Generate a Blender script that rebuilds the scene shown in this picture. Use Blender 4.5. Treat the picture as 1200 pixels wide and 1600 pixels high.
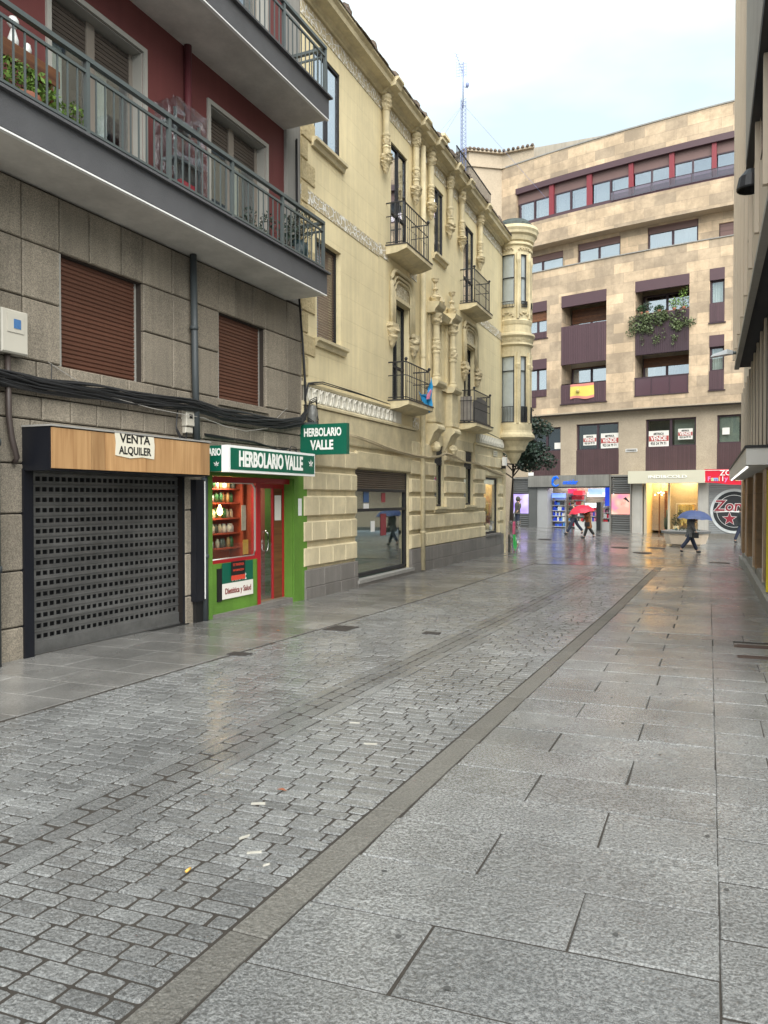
import bpy, math, random
from mathutils import Vector, Matrix, noise
random.seed(7)
rnd = random.Random(11)
R = math.radians
C = bpy.context.scene.collection
for o in list(bpy.data.objects): bpy.data.objects.remove(o)

# ------------------------------------------------------------------ camera
PSI = math.atan(508/1200); CP, SP = math.cos(PSI), math.sin(PSI)
cam = bpy.data.cameras.new('camera'); camo = bpy.data.objects.new('camera', cam); C.objects.link(camo)
cam.sensor_fit = 'VERTICAL'; cam.sensor_height = 32; cam.lens = 24
cam.clip_start = .05; cam.clip_end = 1000
camo.location = (0, 0, 1.7); camo.rotation_euler = (R(90) - .0175, 0, PSI)
bpy.context.scene.camera = camo
sc = bpy.context.scene
sc.render.resolution_x = 768; sc.render.resolution_y = 1024
# ------------------------------------------------------------------ sky, sun, exposure
w = bpy.data.worlds.new('World'); sc.world = w; w.use_nodes = True
nt = w.node_tree; N = nt.nodes; L = nt.links; bg = N['Background']
sky = N.new('ShaderNodeTexSky'); sky.sky_type = 'NISHITA'; sky.sun_disc = False
SUN_EL, SUN_AZ = R(47), R(150)
sky.sun_elevation = SUN_EL; sky.sun_rotation = SUN_AZ; sky.air_density = 1; sky.dust_density = 3
tc = N.new('ShaderNodeTexCoord'); mp = N.new('ShaderNodeMapping'); mp.inputs['Scale'].default_value = (1.2, 1.2, 3.2)
nz = N.new('ShaderNodeTexNoise'); nz.inputs['Scale'].default_value = 1.6; nz.inputs['Detail'].default_value = 5; nz.inputs['Roughness'].default_value = .5
L.new(tc.outputs['Generated'], mp.inputs[0]); L.new(mp.outputs[0], nz.inputs['Vector'])
cr = N.new('ShaderNodeValToRGB'); cr.color_ramp.elements[0].position = .40; cr.color_ramp.elements[1].position = .58
cr.color_ramp.elements[0].color = (6.0, 7.15, 7.75, 1); cr.color_ramp.elements[1].color = (8.4, 9.5, 9.6, 1)
L.new(nz.outputs['Fac'], cr.inputs[0])
mx = N.new('ShaderNodeMixRGB'); mx.inputs[0].default_value = .90
L.new(sky.outputs[0], mx.inputs[1]); L.new(cr.outputs[0], mx.inputs[2]); L.new(mx.outputs[0], bg.inputs[0])
bg.inputs[1].default_value = .050
sun = bpy.data.lights.new('sun', 'SUN'); sun.energy = 2.3; sun.angle = R(75); sun.color = (1, .97, .92)
so = bpy.data.objects.new('sun', sun); C.objects.link(so)
so.rotation_euler = Vector((math.sin(SUN_AZ)*math.cos(SUN_EL), math.cos(SUN_AZ)*math.cos(SUN_EL), math.sin(SUN_EL))).to_track_quat('Z', 'Y').to_euler()
vs = sc.view_settings; vs.view_transform = 'Standard'; vs.look = 'None'; vs.exposure = 1.6; vs.gamma = 1; vs.use_curve_mapping = False

# ------------------------------------------------------------------ ground height
def smooth(a, b, x):
    t = min(1, max(0, (x-a)/(b-a))); return t*t*(3-2*t)
def gz(x, y):
    yc = max(-20, min(y, 60)); xc = max(-25, min(x, 12))
    s = .015*(12-yc) if yc < 12 else -.004*(min(yc, 30)-12)
    p = -.3 - .031*(xc+.5) + .008*(yc-29.4)
    t = smooth(20.5, 29, yc)
    return s*(1-t) + p*t

# ------------------------------------------------------------------ frames and mesh building
class Fr:
    def __init__(s, ox=0, oy=0, ang=90, bend=None):
        s.o = (ox, oy); a = R(90-ang); s.rz = a; s.c, s.s = math.cos(a), math.sin(a); s.bend = bend
    def world(s, v):
        if s.bend: return s.bend(v)
        return (s.o[0]+s.c*v[0]-s.s*v[1], s.o[1]+s.s*v[0]+s.c*v[1], v[2])
    def loc(s, v, b):
        if s.bend:
            p, q = s.bend(v), s.bend(b); return (p[0]-q[0], p[1]-q[1], p[2]-q[2])
        return (v[0]-b[0], v[1]-b[1], v[2]-b[2])
OX, OY = -6.252, 11.346
F1 = Fr(OX, OY, .765)          # street wall of the granite and red building: x along the street, y into the wall
F2 = Fr(OX, OY, -.406)         # street wall of the ochre building
W = Fr(0, 0, 90)               # world
FR = Fr(.85, 0, 180)           # right hand wall: x = -Y, y into the wall
_zc = 37.9; _xr = _zc*515/1200
AX, AY = _xr*CP - _zc*SP, _xr*SP + _zc*CP
_arc = {}
def _build_arc():
    hd = lambda u: R(-82 + 14*min(max(u/16, 0), 1))
    ds = .05; x, y, u = AX, AY, 1.8; k = 36; _arc[k] = (x, y)
    for i in range(36, 520):
        h = hd(i*ds+ds/2); x += math.sin(h)*ds; y += math.cos(h)*ds; _arc[i+1] = (x, y)
    x, y = AX, AY
    for i in range(36, -160, -1):
        h = hd(i*ds-ds/2); x -= math.sin(h)*ds; y -= math.cos(h)*ds; _arc[i-1] = (x, y)
_build_arc()
def bend_far(v):
    u = -v[0]; i = math.floor(u/.05); t = u/.05-i
    a, b = _arc[i], _arc[i+1]; x, y = a[0]+(b[0]-a[0])*t, a[1]+(b[1]-a[1])*t
    h = R(-82 + 14*min(max(u/16, 0), 1)); nx, ny = -math.cos(h), math.sin(h)
    # inward normal (away from the street)
    nx, ny = math.cos(h)*1.0, -math.sin(h)*1.0
    return (x+nx*v[1], y+ny*v[1], v[2])
FF = Fr(bend=bend_far)
INFO = {}
def thing(name, label, cat, fr, base=(0, 0, 0), group=None, kind=None):
    o = bpy.data.objects.new(name, None); C.objects.link(o); o.empty_display_size = .2
    o.location = fr.world(base); o.rotation_euler = (0, 0, 0 if fr.bend else fr.rz)
    INFO[o.name] = (fr, base)
    settag(o, label, cat, group, kind); return o
def settag(o, label=None, cat=None, group=None, kind=None):
    if label: o['label'] = label
    if cat: o['category'] = cat
    if group: o['group'] = group
    if kind: o['kind'] = kind
    return o
def nrm(a):
    l = math.sqrt(sum(c*c for c in a)) or 1; return tuple(c/l for c in a)
class MB:
    def __init__(s, seg=None): s.v = []; s.f = []; s.t = []; s.seg = seg; s.sm = []
    def quad(s, a, b, c, d, t=.5): s.poly([a, b, c, d], t)
    def poly(s, pts, t=.5, sm=False):
        n = len(s.v); s.v += [tuple(p) for p in pts]; s.f.append(tuple(range(n, n+len(pts)))); s.t.append(t); s.sm.append(sm)
    def mesh(s, vs, fs, t=.5, sm=False):
        n = len(s.v); s.v += [tuple(v) for v in vs]
        for f in fs: s.f.append(tuple(i+n for i in f)); s.t.append(t); s.sm.append(sm)
    def box(s, x0, x1, y0, y1, z0, z1, t=.5):
        if x0 > x1: x0, x1 = x1, x0
        if y0 > y1: y0, y1 = y1, y0
        if z0 > z1: z0, z1 = z1, z0
        n = max(1, math.ceil((x1-x0)/s.seg)) if s.seg else 1
        vs = []
        for i in range(n+1):
            x = x0+(x1-x0)*i/n; vs += [(x, y0, z0), (x, y1, z0), (x, y1, z1), (x, y0, z1)]
        fs = [(0, 3, 2, 1), (4*n, 4*n+1, 4*n+2, 4*n+3)]
        for i in range(n):
            a = 4*i; b = a+4
            for j in range(4):
                k = (j+1) % 4; fs.append((a+j, a+k, b+k, b+j))
        s.mesh(vs, fs, t)
    def block(s, x0, x1, z0, z1, y0, y1, c=.012, t=.5, j=0):
        # stone with chamfered front face at y1 (y1<y0 is toward the street)
        sg = -1 if y1 < y0 else 1; m = y1 - sg*c
        q = lambda: (rnd.random()-.5)*j
        a = [(x0, y0, z0), (x1, y0, z0), (x1, y0, z1), (x0, y0, z1)]
        b = [(x, m, z) for x, _, z in a]
        d = [(x0+c+q(), y1, z0+c+q()), (x1-c+q(), y1, z0+c+q()), (x1-c+q(), y1, z1-c+q()), (x0+c+q(), y1, z1-c+q())]
        fs = [(8, 9, 10, 11)]
        for i in range(4):
            k = (i+1) % 4; fs += [(i, k, 4+k, 4+i), (4+i, 4+k, 8+k, 8+i)]
        s.mesh(a+b+d, fs, t)
    def paver(s, p, h, z, c=.008, t=.5, tilt=0):
        # p: outline ccw (x,y); z function
        cx = sum(a for a, b in p)/len(p); cy = sum(b for a, b in p)/len(p); n = len(p)
        zz = z+tilt
        def ins(k): 
            out = []
            for a, b in p:
                dx, dy = a-cx, b-cy; l = math.hypot(dx, dy) or 1; out.append((a-dx/l*k, b-dy/l*k))
            return out
        r0 = [(a, b, gz(a, b)-h) for a, b in p]; r1 = [(a, b, gz(a, b)+zz-c) for a, b in p]
        r2 = [(a, b, gz(a, b)+zz) for a, b in ins(c*1.4)]
        fs = [tuple(range(2*n, 3*n))]
        for i in range(n):
            k = (i+1) % n; fs += [(i, k, n+k, n+i), (n+i, n+k, 2*n+k, 2*n+i)]
        s.mesh(r0+r1+r2, fs, t)
    def prism(s, pts, ax, a, b, t=.5):
        # pts polygon in the two other axes, extruded along ax from a to b
        def P(u, v, w):
            return (w, u, v) if ax == 0 else ((u, w, v) if ax == 1 else (u, v, w))
        n = len(pts); k = max(1, math.ceil(abs(b-a)/s.seg)) if (s.seg and ax == 0) else 1
        vs = []
        for i in range(k+1): vs += [P(u, v, a+(b-a)*i/k) for u, v in pts]
        fs = [tuple(range(n))[::-1], tuple(range(n*k, n*k+n))]
        for q in range(k):
            for i in range(n):
                j = (i+1) % n; fs.append((q*n+i, q*n+j, q*n+n+j, q*n+n+i))
        s.mesh(vs, fs, t)
    def lathe(s, prof, cx, cy, n=12, a0=0, a1=360, sy=1, t=.5, lump=0, sm=True):
        if lump:
            n = int(n*1.6); q = []
            for (ra, za), (rb, zb_) in zip(prof[:-1], prof[1:]): q += [(ra, za), ((ra+rb)/2, (za+zb_)/2)]
            prof = q+[prof[-1]]; sm = False
        full = abs(a1-a0) >= 359.9; m = n if full else n+1; vs = []
        for r, z in prof:
            for i in range(m):
                a = R(a0+(a1-a0)*i/n); k = 1+(lump*(rnd.random()-.5) if lump else 0)
                vs.append((cx+math.cos(a)*r*k, cy+math.sin(a)*r*sy*k, z))
        fs = []
        for j in range(len(prof)-1):
            for i in range(n):
                k = (i+1) % m if full else i+1
                fs.append((j*m+i, j*m+k, (j+1)*m+k, (j+1)*m+i))
        s.mesh(vs, fs, t, sm)
    def tube(s, pts, r, n=6, t=.5, cap=True):
        vs = []; P = [Vector(p) for p in pts]
        up = Vector((0, 0, 1))
        for i, p in enumerate(P):
            d = (P[min(i+1, len(P)-1)]-P[max(i-1, 0)]).normalized()
            a = d.cross(up); a = a.normalized() if a.length > .05 else d.cross(Vector((1, 0, 0))).normalized()
            b = d.cross(a).normalized(); rr = r[i] if isinstance(r, (list, tuple)) else r
            for k in range(n):
                q = 2*math.pi*k/n; vs.append(tuple(p+a*math.cos(q)*rr+b*math.sin(q)*rr))
        fs = []
        for i in range(len(P)-1):
            for k in range(n):
                j = (k+1) % n; fs.append((i*n+k, i*n+j, (i+1)*n+j, (i+1)*n+k))
        if cap: fs += [tuple(range(n))[::-1], tuple(range(len(P)*n-n, len(P)*n))]
        s.mesh(vs, fs, t, n > 5)
    def ball(s, c, r, n=8, t=.5, sz=1, lump=0):
        vs = []; fs = []
        for j in range(n//2+1):
            th = math.pi*j/(n//2)
            for i in range(n):
                a = 2*math.pi*i/n; k = r*(1+lump*(rnd.random()-.5))
                vs.append((c[0]+k*math.sin(th)*math.cos(a), c[1]+k*math.sin(th)*math.sin(a), c[2]+k*sz*math.cos(th)))
        for j in range(n//2):
            for i in range(n):
                k = (i+1) % n; fs.append((j*n+i, (j+1)*n+i, (j+1)*n+k, j*n+k))
        s.mesh(vs, fs, t, True)
    def leaves(s, c, rad, n, size, hollow=0, rr=rnd):
        for _ in range(n):
            while True:
                p = [rr.uniform(-1, 1) for _ in range(3)]; l = math.sqrt(sum(a*a for a in p))
                if hollow <= l <= 1: break
            q = [c[i]+p[i]*rad[i] for i in range(3)]
            u = Vector([rr.uniform(-1, 1) for _ in range(3)]).normalized(); v = u.cross(Vector([rr.uniform(-1, 1) for _ in range(3)])).normalized()
            k = size*rr.uniform(.6, 1.3); qv = Vector(q)
            s.poly([qv-u*k, qv-v*k*.5, qv+u*k, qv+v*k*.5], rr.random())
    def wall(s, x0, x1, z0, z1, y, holes=(), depth=.15, t=.5, reveal=True):
        xs = {x0, x1}; zs = {z0, z1}
        for h in holes: xs |= {max(x0, h[0]), min(x1, h[1])}; zs |= {max(z0, h[2]), min(z1, h[3])}
        if s.seg:
            n = math.ceil((x1-x0)/s.seg)
            for i in range(n): xs.add(round(x0+(x1-x0)*i/n, 4))
        xs = sorted(a for a in xs if x0 <= a <= x1); zs = sorted(a for a in zs if z0 <= a <= z1)
        for i in range(len(xs)-1):
            for k in range(len(zs)-1):
                a, b, c, d = xs[i], xs[i+1], zs[k], zs[k+1]
                if b-a < 1e-4 or d-c < 1e-4: continue
                mx_, mz_ = (a+b)/2, (c+d)/2
                if any(h[0] < mx_ < h[1] and h[2] < mz_ < h[3] for h in holes): continue
                s.quad((a, y, c), (b, y, c), (b, y, d), (a, y, d), t)
        if reveal:
            for h in holes:
                dp = h[4] if len(h) > 4 else depth; a, b, c, d = h[:4]
                s.quad((a, y, c), (a, y, d), (a, y+dp, d), (a, y+dp, c), t); s.quad((b, y, c), (b, y+dp, c), (b, y+dp, d), (b, y, d), t)
                n = max(1, math.ceil((b-a)/s.seg)) if s.seg else 1
                for i in range(n):
                    p, q = a+(b-a)*i/n, a+(b-a)*(i+1)/n
                    s.quad((p, y, c), (p, y+dp, c), (q, y+dp, c), (q, y, c), t); s.quad((p, y, d), (q, y, d), (q, y+dp, d), (p, y+dp, d), t)
    def text(s, txt, size, o, ux=(1, 0, 0), uz=(0, 0, 1), xs=1, ext=.004, align='CENTER', bold=0, shear=0, t=.5):
        cu = bpy.data.curves.new('t', 'FONT'); cu.body = txt; cu.size = size; cu.align_x = align; cu.align_y = 'CENTER'
        cu.extrude = ext; cu.offset = bold; cu.shear = shear; cu.resolution_u = 3
        ob = bpy.data.objects.new('t', cu); C.objects.link(ob)
        dg = bpy.context.evaluated_depsgraph_get(); me = bpy.data.meshes.new_from_object(ob.evaluated_get(dg))
        ux = Vector(ux); uz = Vector(uz); un = ux.cross(uz); O = Vector(o)
        vs = [tuple(O+ux*v.co.x*xs+uz*v.co.y+un*v.co.z) for v in me.vertices]
        s.mesh(vs, [tuple(p.vertices) for p in me.polygons], t)
        bpy.data.objects.remove(ob); bpy.data.curves.remove(cu); bpy.data.meshes.remove(me)
    def build(s, name, mat, parent=None, fr=None, base=(0, 0, 0), label=None, cat=None, group=None, kind=None):
        if parent is not None: fr, base = INFO[parent.name]
        me = bpy.data.meshes.new(name)
        me.from_pydata([fr.loc(v, base) for v in s.v], [], s.f)
        uv = me.uv_layers.new(name='uv'); tn = me.attributes.new('tint', 'FLOAT', 'FACE')
        for i, p in enumerate(me.polygons):
            tn.data[i].value = s.t[i]; p.use_smooth = s.sm[i]
            f = s.f[i]; a = Vector(s.v[f[0]]); nn = Vector((0, 0, 0))
            for k in range(1, len(f)-1): nn += (Vector(s.v[f[k]])-a).cross(Vector(s.v[f[k+1]])-a)
            ax = max(range(3), key=lambda q: abs(nn[q]))
            for li, vi in zip(p.loop_indices, f):
                v = s.v[vi]; uv.data[li].uv = (v[1], v[2]) if ax == 0 else ((v[0], v[2]) if ax == 1 else (v[0], v[1]))
        me.materials.append(mat)
        o = bpy.data.objects.new(name, me); C.objects.link(o)
        if parent is not None: o.parent = parent
        else: o.location = fr.world(base); o.rotation_euler = (0, 0, 0 if fr.bend else fr.rz)
        INFO[o.name] = (fr, base); settag(o, label, cat, group, kind)
        return o
def one(name, mat, fr, base, fn, label, cat, group=None, kind=None, seg=None):
    m = MB(seg); fn(m); return m.build(name, mat, None, fr, base, label, cat, group, kind)
SPLIT = {'post', 'pane', 'curtain', 'mullion', 'shop_piers', 'facade_strips', 'vertical_fins', 'pillar_edge', 'railing_bar', 'step', 'louvre_frame', 'shelf_board'}
def bx(name, mat, parent, *a, seg=None):
    if name in SPLIT and len(a) > 1:
        for b in a: m = MB(seg); m.box(*b); o = m.build(name, mat, parent)
        return o
    m = MB(seg)
    for b in a: m.box(*b)
    return m.build(name, mat, parent)

# ------------------------------------------------------------------ materials
def mat(name, col, rough=.6, var=.12, vs=2.0, bump=0, bs=30, tint=0, metal=0, spec=.5, speck=0, ss=120, streak=0, col2=None, emit=None, es=1, wet=None, brick=None, grunge=0, coat=None):
    m = bpy.data.materials.new(name); m.use_nodes = True; T = m.node_tree; n = T.nodes; l = T.links; b = n['Principled BSDF']
    b.inputs['Roughness'].default_value = rough; b.inputs['Metallic'].default_value = metal; b.inputs['Specular IOR Level'].default_value = spec
    tc = n.new('ShaderNodeTexCoord'); cur = None
    def mul(c, f, lo, hi):
        r = n.new('ShaderNodeMapRange'); r.inputs['To Min'].default_value = lo; r.inputs['To Max'].default_value = hi; l.new(f, r.inputs['Value'])
        q = n.new('ShaderNodeMixRGB'); q.blend_type = 'MULTIPLY'; q.inputs[0].default_value = 1; l.new(c, q.inputs[1]); l.new(r.outputs[0], q.inputs[2]); return q.outputs[0]
    def nse(sc_, det=4, coord=None, rg=.6):
        q = n.new('ShaderNodeTexNoise'); q.inputs['Scale'].default_value = sc_; q.inputs['Detail'].default_value = det; q.inputs['Roughness'].default_value = rg
        l.new(coord or tc.outputs['Object'], q.inputs['Vector']); return q
    rgb = n.new('ShaderNodeRGB'); rgb.outputs[0].default_value = (*col, 1); cur = rgb.outputs[0]
    if col2:
        q = n.new('ShaderNodeMixRGB'); q.inputs[2].default_value = (*col2, 1); l.new(cur, q.inputs[1])
        a = n.new('ShaderNodeAttribute'); a.attribute_name = 'tint'; l.new(a.outputs['Fac'], q.inputs[0]); cur = q.outputs[0]
    height = None
    if brick:
        bw, bh, mort, mc, off, hsh = brick
        bt = n.new('ShaderNodeTexBrick'); bt.inputs['Scale'].default_value = 1; bt.inputs['Brick Width'].default_value = bw; bt.inputs['Row Height'].default_value = bh
        bt.inputs['Mortar Size'].default_value = mort; bt.inputs['Mortar Smooth'].default_value = .1; bt.offset = off; bt.inputs['Bias'].default_value = 0
        bt.inputs['Color1'].default_value = (1-hsh, 1-hsh, 1-hsh, 1); bt.inputs['Color2'].default_value = (1+hsh, 1+hsh*.8, 1+hsh*.5, 1); bt.inputs['Mortar'].default_value = (mc, mc, mc, 1)
        l.new(tc.outputs['UV'], bt.inputs['Vector'])
        q = n.new('ShaderNodeMixRGB'); q.blend_type = 'MULTIPLY'; q.inputs[0].default_value = 1; l.new(cur, q.inputs[1]); l.new(bt.outputs['Color'], q.inputs[2]); cur = q.outputs[0]; height = bt.outputs['Fac']
    if var:
        cur = mul(cur, nse(vs, 6).outputs['Fac'], 1-var*2, 1+var*2)
    if tint:
        a = n.new('ShaderNodeAttribute'); a.attribute_name = 'tint'; cur = mul(cur, a.outputs['Fac'], 1-tint, 1+tint)
    if streak:
        mp_ = n.new('ShaderNodeMapping'); mp_.inputs['Scale'].default_value = (6, 6, .35); l.new(tc.outputs['Object'], mp_.inputs[0])
        q = nse(1.5, 5, mp_.outputs[0]); cur = mul(cur, q.outputs['Fac'], 1-streak*1.6, 1+streak)
    if grunge:
        q = nse(.7, 8, None, .75); rr_ = n.new('ShaderNodeValToRGB'); rr_.color_ramp.elements[0].position = .42; rr_.color_ramp.elements[1].position = .62
        l.new(q.outputs['Fac'], rr_.inputs[0]); cur = mul(cur, rr_.outputs[0], 1-grunge, 1)
    if speck:
        q = nse(ss, 2, None, .8); rr_ = n.new('ShaderNodeValToRGB'); rr_.color_ramp.elements[0].position = .38; rr_.color_ramp.elements[1].position = .64
        l.new(q.outputs['Fac'], rr_.inputs[0]); cur = mul(cur, rr_.outputs[0], 1-speck, 1+speck)
    l.new(cur, b.inputs['Base Color'])
    if wet:
        q = nse(wet[2] if len(wet) > 2 else .6, 4); r = n.new('ShaderNodeMapRange'); r.inputs['From Min'].default_value = .35; r.inputs['From Max'].default_value = .65
        r.inputs['To Min'].default_value = wet[0]; r.inputs['To Max'].default_value = wet[1]; l.new(q.outputs['Fac'], r.inputs['Value']); l.new(r.outputs[0], b.inputs['Roughness'])
    if bump or height:
        last = None
        if bump:
            q = nse(bs, 6, None, .65); bp = n.new('ShaderNodeBump'); bp.inputs['Strength'].default_value = min(1, bump); bp.inputs['Distance'].default_value = .01*max(1, bump); l.new(q.outputs['Fac'], bp.inputs['Height']); last = bp
        if height:
            b2 = n.new('ShaderNodeBump'); b2.inputs['Strength'].default_value = .6; b2.inputs['Distance'].default_value = .01; b2.invert = True; l.new(height, b2.inputs['Height'])
            if last: l.new(last.outputs[0], b2.inputs['Normal'])
            last = b2
        l.new(last.outputs[0], b.inputs['Normal'])
    if coat:
        q = nse(coat[2], 3); r = n.new('ShaderNodeMapRange'); r.inputs['From Min'].default_value = .38; r.inputs['From Max'].default_value = .62; r.inputs['To Min'].default_value = coat[0]; r.inputs['To Max'].default_value = coat[1]; l.new(q.outputs['Fac'], r.inputs['Value']); l.new(r.outputs[0], b.inputs['Coat Weight']); b.inputs['Coat Roughness'].default_value = coat[3]; b.inputs['Coat IOR'].default_value = 1.33
        if bump: b5 = n.new('ShaderNodeBump'); b5.inputs['Strength'].default_value = .5; b5.inputs['Distance'].default_value = .004; q5 = nse(bs*.8, 3); l.new(q5.outputs['Fac'], b5.inputs['Height']); l.new(b5.outputs[0], b.inputs['Coat Normal'])
    if emit: b.inputs['Emission Color'].default_value = (*emit, 1); b.inputs['Emission Strength'].default_value = es
    return m
def glass(name, tintc=(.9, .95, .95), refl=.25, rough=.02):
    m = bpy.data.materials.new(name); m.use_nodes = True; T = m.node_tree; n = T.nodes; l = T.links
    n.remove(n['Principled BSDF']); tr = n.new('ShaderNodeBsdfTransparent'); tr.inputs[0].default_value = (*tintc, 1)
    gl = n.new('ShaderNodeBsdfGlossy'); gl.inputs['Roughness'].default_value = rough; gl.inputs[0].default_value = (.95, .97, 1, 1)
    mxs = n.new('ShaderNodeMixShader'); fr = n.new('ShaderNodeLayerWeight'); fr.inputs['Blend'].default_value = .5; pw = n.new('ShaderNodeMath'); pw.operation = 'POWER'; pw.inputs[1].default_value = 3.5; l.new(fr.outputs['Facing'], pw.inputs[0])
    r = n.new('ShaderNodeMapRange'); r.inputs['To Min'].default_value = refl; r.inputs['To Max'].default_value = 1; r.inputs['To Max'].default_value = .9; l.new(pw.outputs[0], r.inputs['Value'])
    l.new(r.outputs[0], mxs.inputs[0]); l.new(tr.outputs[0], mxs.inputs[1]); l.new(gl.outputs[0], mxs.inputs[2]); l.new(mxs.outputs[0], n['Material Output'].inputs[0])
    return m
def wood(name, a, b_, sc_=1.5, along=0, rough=.55):
    m = bpy.data.materials.new(name); m.use_nodes = True; T = m.node_tree; n = T.nodes; l = T.links; b = n['Principled BSDF']; b.inputs['Roughness'].default_value = rough
    tc = n.new('ShaderNodeTexCoord'); mp_ = n.new('ShaderNodeMapping'); s3 = [14, 14, 14]; s3[along] = 1.0; mp_.inputs['Scale'].default_value = s3
    q = n.new('ShaderNodeTexNoise'); q.inputs['Scale'].default_value = sc_; q.inputs['Detail'].default_value = 6; q.inputs['Distortion'].default_value = .6
    rr_ = n.new('ShaderNodeValToRGB'); rr_.color_ramp.elements[0].color = (*a, 1); rr_.color_ramp.elements[1].color = (*b_, 1); rr_.color_ramp.elements[0].position = .3; rr_.color_ramp.elements[1].position = .7
    at = n.new('ShaderNodeAttribute'); at.attribute_name = 'tint'; r = n.new('ShaderNodeMapRange'); r.inputs['To Min'].default_value = .75; r.inputs['To Max'].default_value = 1.2; l.new(at.outputs['Fac'], r.inputs['Value'])
    mm = n.new('ShaderNodeMixRGB'); mm.blend_type = 'MULTIPLY'; mm.inputs[0].default_value = 1
    l.new(tc.outputs['Object'], mp_.inputs[0]); l.new(mp_.outputs[0], q.inputs['Vector']); l.new(q.outputs['Fac'], rr_.inputs[0]); l.new(rr_.outputs[0], mm.inputs[1]); l.new(r.outputs[0], mm.inputs[2]); l.new(mm.outputs[0], b.inputs['Base Color'])
    return m
def relief(name, base, line, scale=9, wid=.10):
    m = mat(name, base, .75, .08); T = m.node_tree; n = T.nodes; l = T.links; b = n['Principled BSDF']
    tc = n.new('ShaderNodeTexCoord'); vo = n.new('ShaderNodeTexVoronoi'); vo.feature = 'DISTANCE_TO_EDGE'; vo.inputs['Scale'].default_value = scale; vo.inputs['Randomness'].default_value = .75
    ns = n.new('ShaderNodeTexNoise'); ns.inputs['Scale'].default_value = 7; mm = n.new('ShaderNodeMixRGB'); mm.inputs[0].default_value = .12
    l.new(tc.outputs['UV'], ns.inputs['Vector']); l.new(tc.outputs['UV'], mm.inputs[1]); l.new(ns.outputs['Color'], mm.inputs[2]); l.new(mm.outputs[0], vo.inputs['Vector'])
    rr_ = n.new('ShaderNodeMapRange'); rr_.inputs['From Min'].default_value = wid*.6; rr_.inputs['From Max'].default_value = wid; rr_.inputs['To Min'].default_value = 1; rr_.inputs['To Max'].default_value = 0
    l.new(vo.outputs['Distance'], rr_.inputs['Value']); q = n.new('ShaderNodeMixRGB'); q.inputs[1].default_value = (*base, 1); q.inputs[2].default_value = (*line, 1); l.new(rr_.outputs[0], q.inputs[0])
    l.new(q.outputs[0], b.inputs['Base Color']); bp = n.new('ShaderNodeBump'); bp.inputs['Distance'].default_value = .015; l.new(rr_.outputs[0], bp.inputs['Height']); l.new(bp.outputs[0], b.inputs['Normal'])
    return m
GR = mat('granite', (.285, .245, .190), .75, .12, 1.2, 1.0, 60, tint=.16, speck=.35, ss=90, streak=.22, grunge=.22)
MORT = mat('mortar', (.045, .035, .028), .95, .15, 5, 1, 30)
RED = mat('red_render', (.135, .034, .032), .8, .10, 1, .4, 60, streak=.12)
GREYR = mat('grey_render', (.30, .29, .27), .85, .1, 1.5, .4, 40, streak=.2)
SOFF = mat('soffit', (.66, .63, .58), .8, .12, .8, .4, 20, grunge=.25)
EDGE = mat('slab_edge', (.085, .085, .09), .8, .12, 3, .8, 90, speck=.3, ss=150)
WHITE = mat('white_paint', (.78, .78, .76), .5, .04)
STEEL = mat('painted_steel', (.105, .125, .125), .4, .06, metal=.3)
DARK = mat('dark', (.012, .012, .014), .6, 0)
DGLASS = mat('dark_glass', (.02, .024, .03), .06, .1, 1, spec=.8)
NAVY = mat('navy_paint', (.007, .008, .012), .35, .1)
BRSH = mat('brown_shutter', (.115, .048, .030), .5, .08, 3, tint=.1, streak=.06)
TRIM = mat('window_trim', (.33, .32, .29), .6, .06)
FRAMEG = mat('grey_frame', (.22, .19, .16), .5, .06)
CURT = mat('curtain', (.75, .73, .66), .9, .06, 8, emit=None)
GALV = mat('galvanised', (.25, .25, .245), .42, .18, 6, .3, 40, metal=.75, tint=.15, grunge=.25)
PIPEG = mat('pipe_grey', (.055, .065, .07), .5, .12, 4, streak=.15)
GREEN = mat('lime_paint', (.12, .27, .03), .7, .10, 2, 1.4, 45, streak=.12, grunge=.2)
REDP = mat('red_paint', (.36, .015, .02), .35, .04)
SGREEN = mat('sign_green', (.003, .105, .062), .35, .03)
PLY = wood('plywood', (.31, .165, .068), (.46, .275, .125), 1.2, 2)
WOODB = wood('brown_wood', (.10, .035, .015), (.20, .08, .03), 1.5, 0)
BLACK = mat('black', (.01, .01, .01), .5, 0)
CABLE = mat('cable', (.014, .014, .015), .55, .2, 8, tint=.5)
CREAMB = mat('cream_box', (.50, .47, .40), .45, .05)
OCH = mat('ochre_render', (.85, .73, .455), .8, .09, .9, .5, 50, streak=.13, grunge=.10, brick=(.9, .42, .004, .93, .5, .012))
OCHT = mat('ochre_trim', (.76, .655, .42), .75, .12, 3, .8, 40, streak=.15, grunge=.28)
RUST = mat('ochre_block', (.78, .67, .44), .8, .12, 2, 1.4, 38, tint=.12, grunge=.22, streak=.10)
CARV = mat('carved_ochre', (.72, .61, .39), .8, .18, 14, 5, 32, grunge=.15)
OCHV = mat('ochre_vermiculated', (.60, .49, .28), .8, .16, 16, 5, 24)
PLIN = mat('plinth_stone', (.20, .185, .17), .7, .14, 2, .6, 50, tint=.12, speck=.2, streak=.22)
REL = relief('frieze_relief', (.50, .42, .27), (.82, .80, .74), 9, .09)
WRING = mat('white_relief', (.72, .69, .60), .7, .08)
IRON = mat('wrought_iron', (.018, .018, .02), .5, .1)
ROOFM = mat('roof_tile', (.16, .12, .09), .85, .25, 3, 1, 30, tint=.35, grunge=.4)
LEAD = mat('lead_roof', (.055, .072, .065), .6, .25, 4, .5, 20, grunge=.4)
GLASS = glass('window_glass', (.85, .9, .9), .16)
GLASSR = glass('reflective_glass', (.7, .75, .78), .42)
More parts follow.
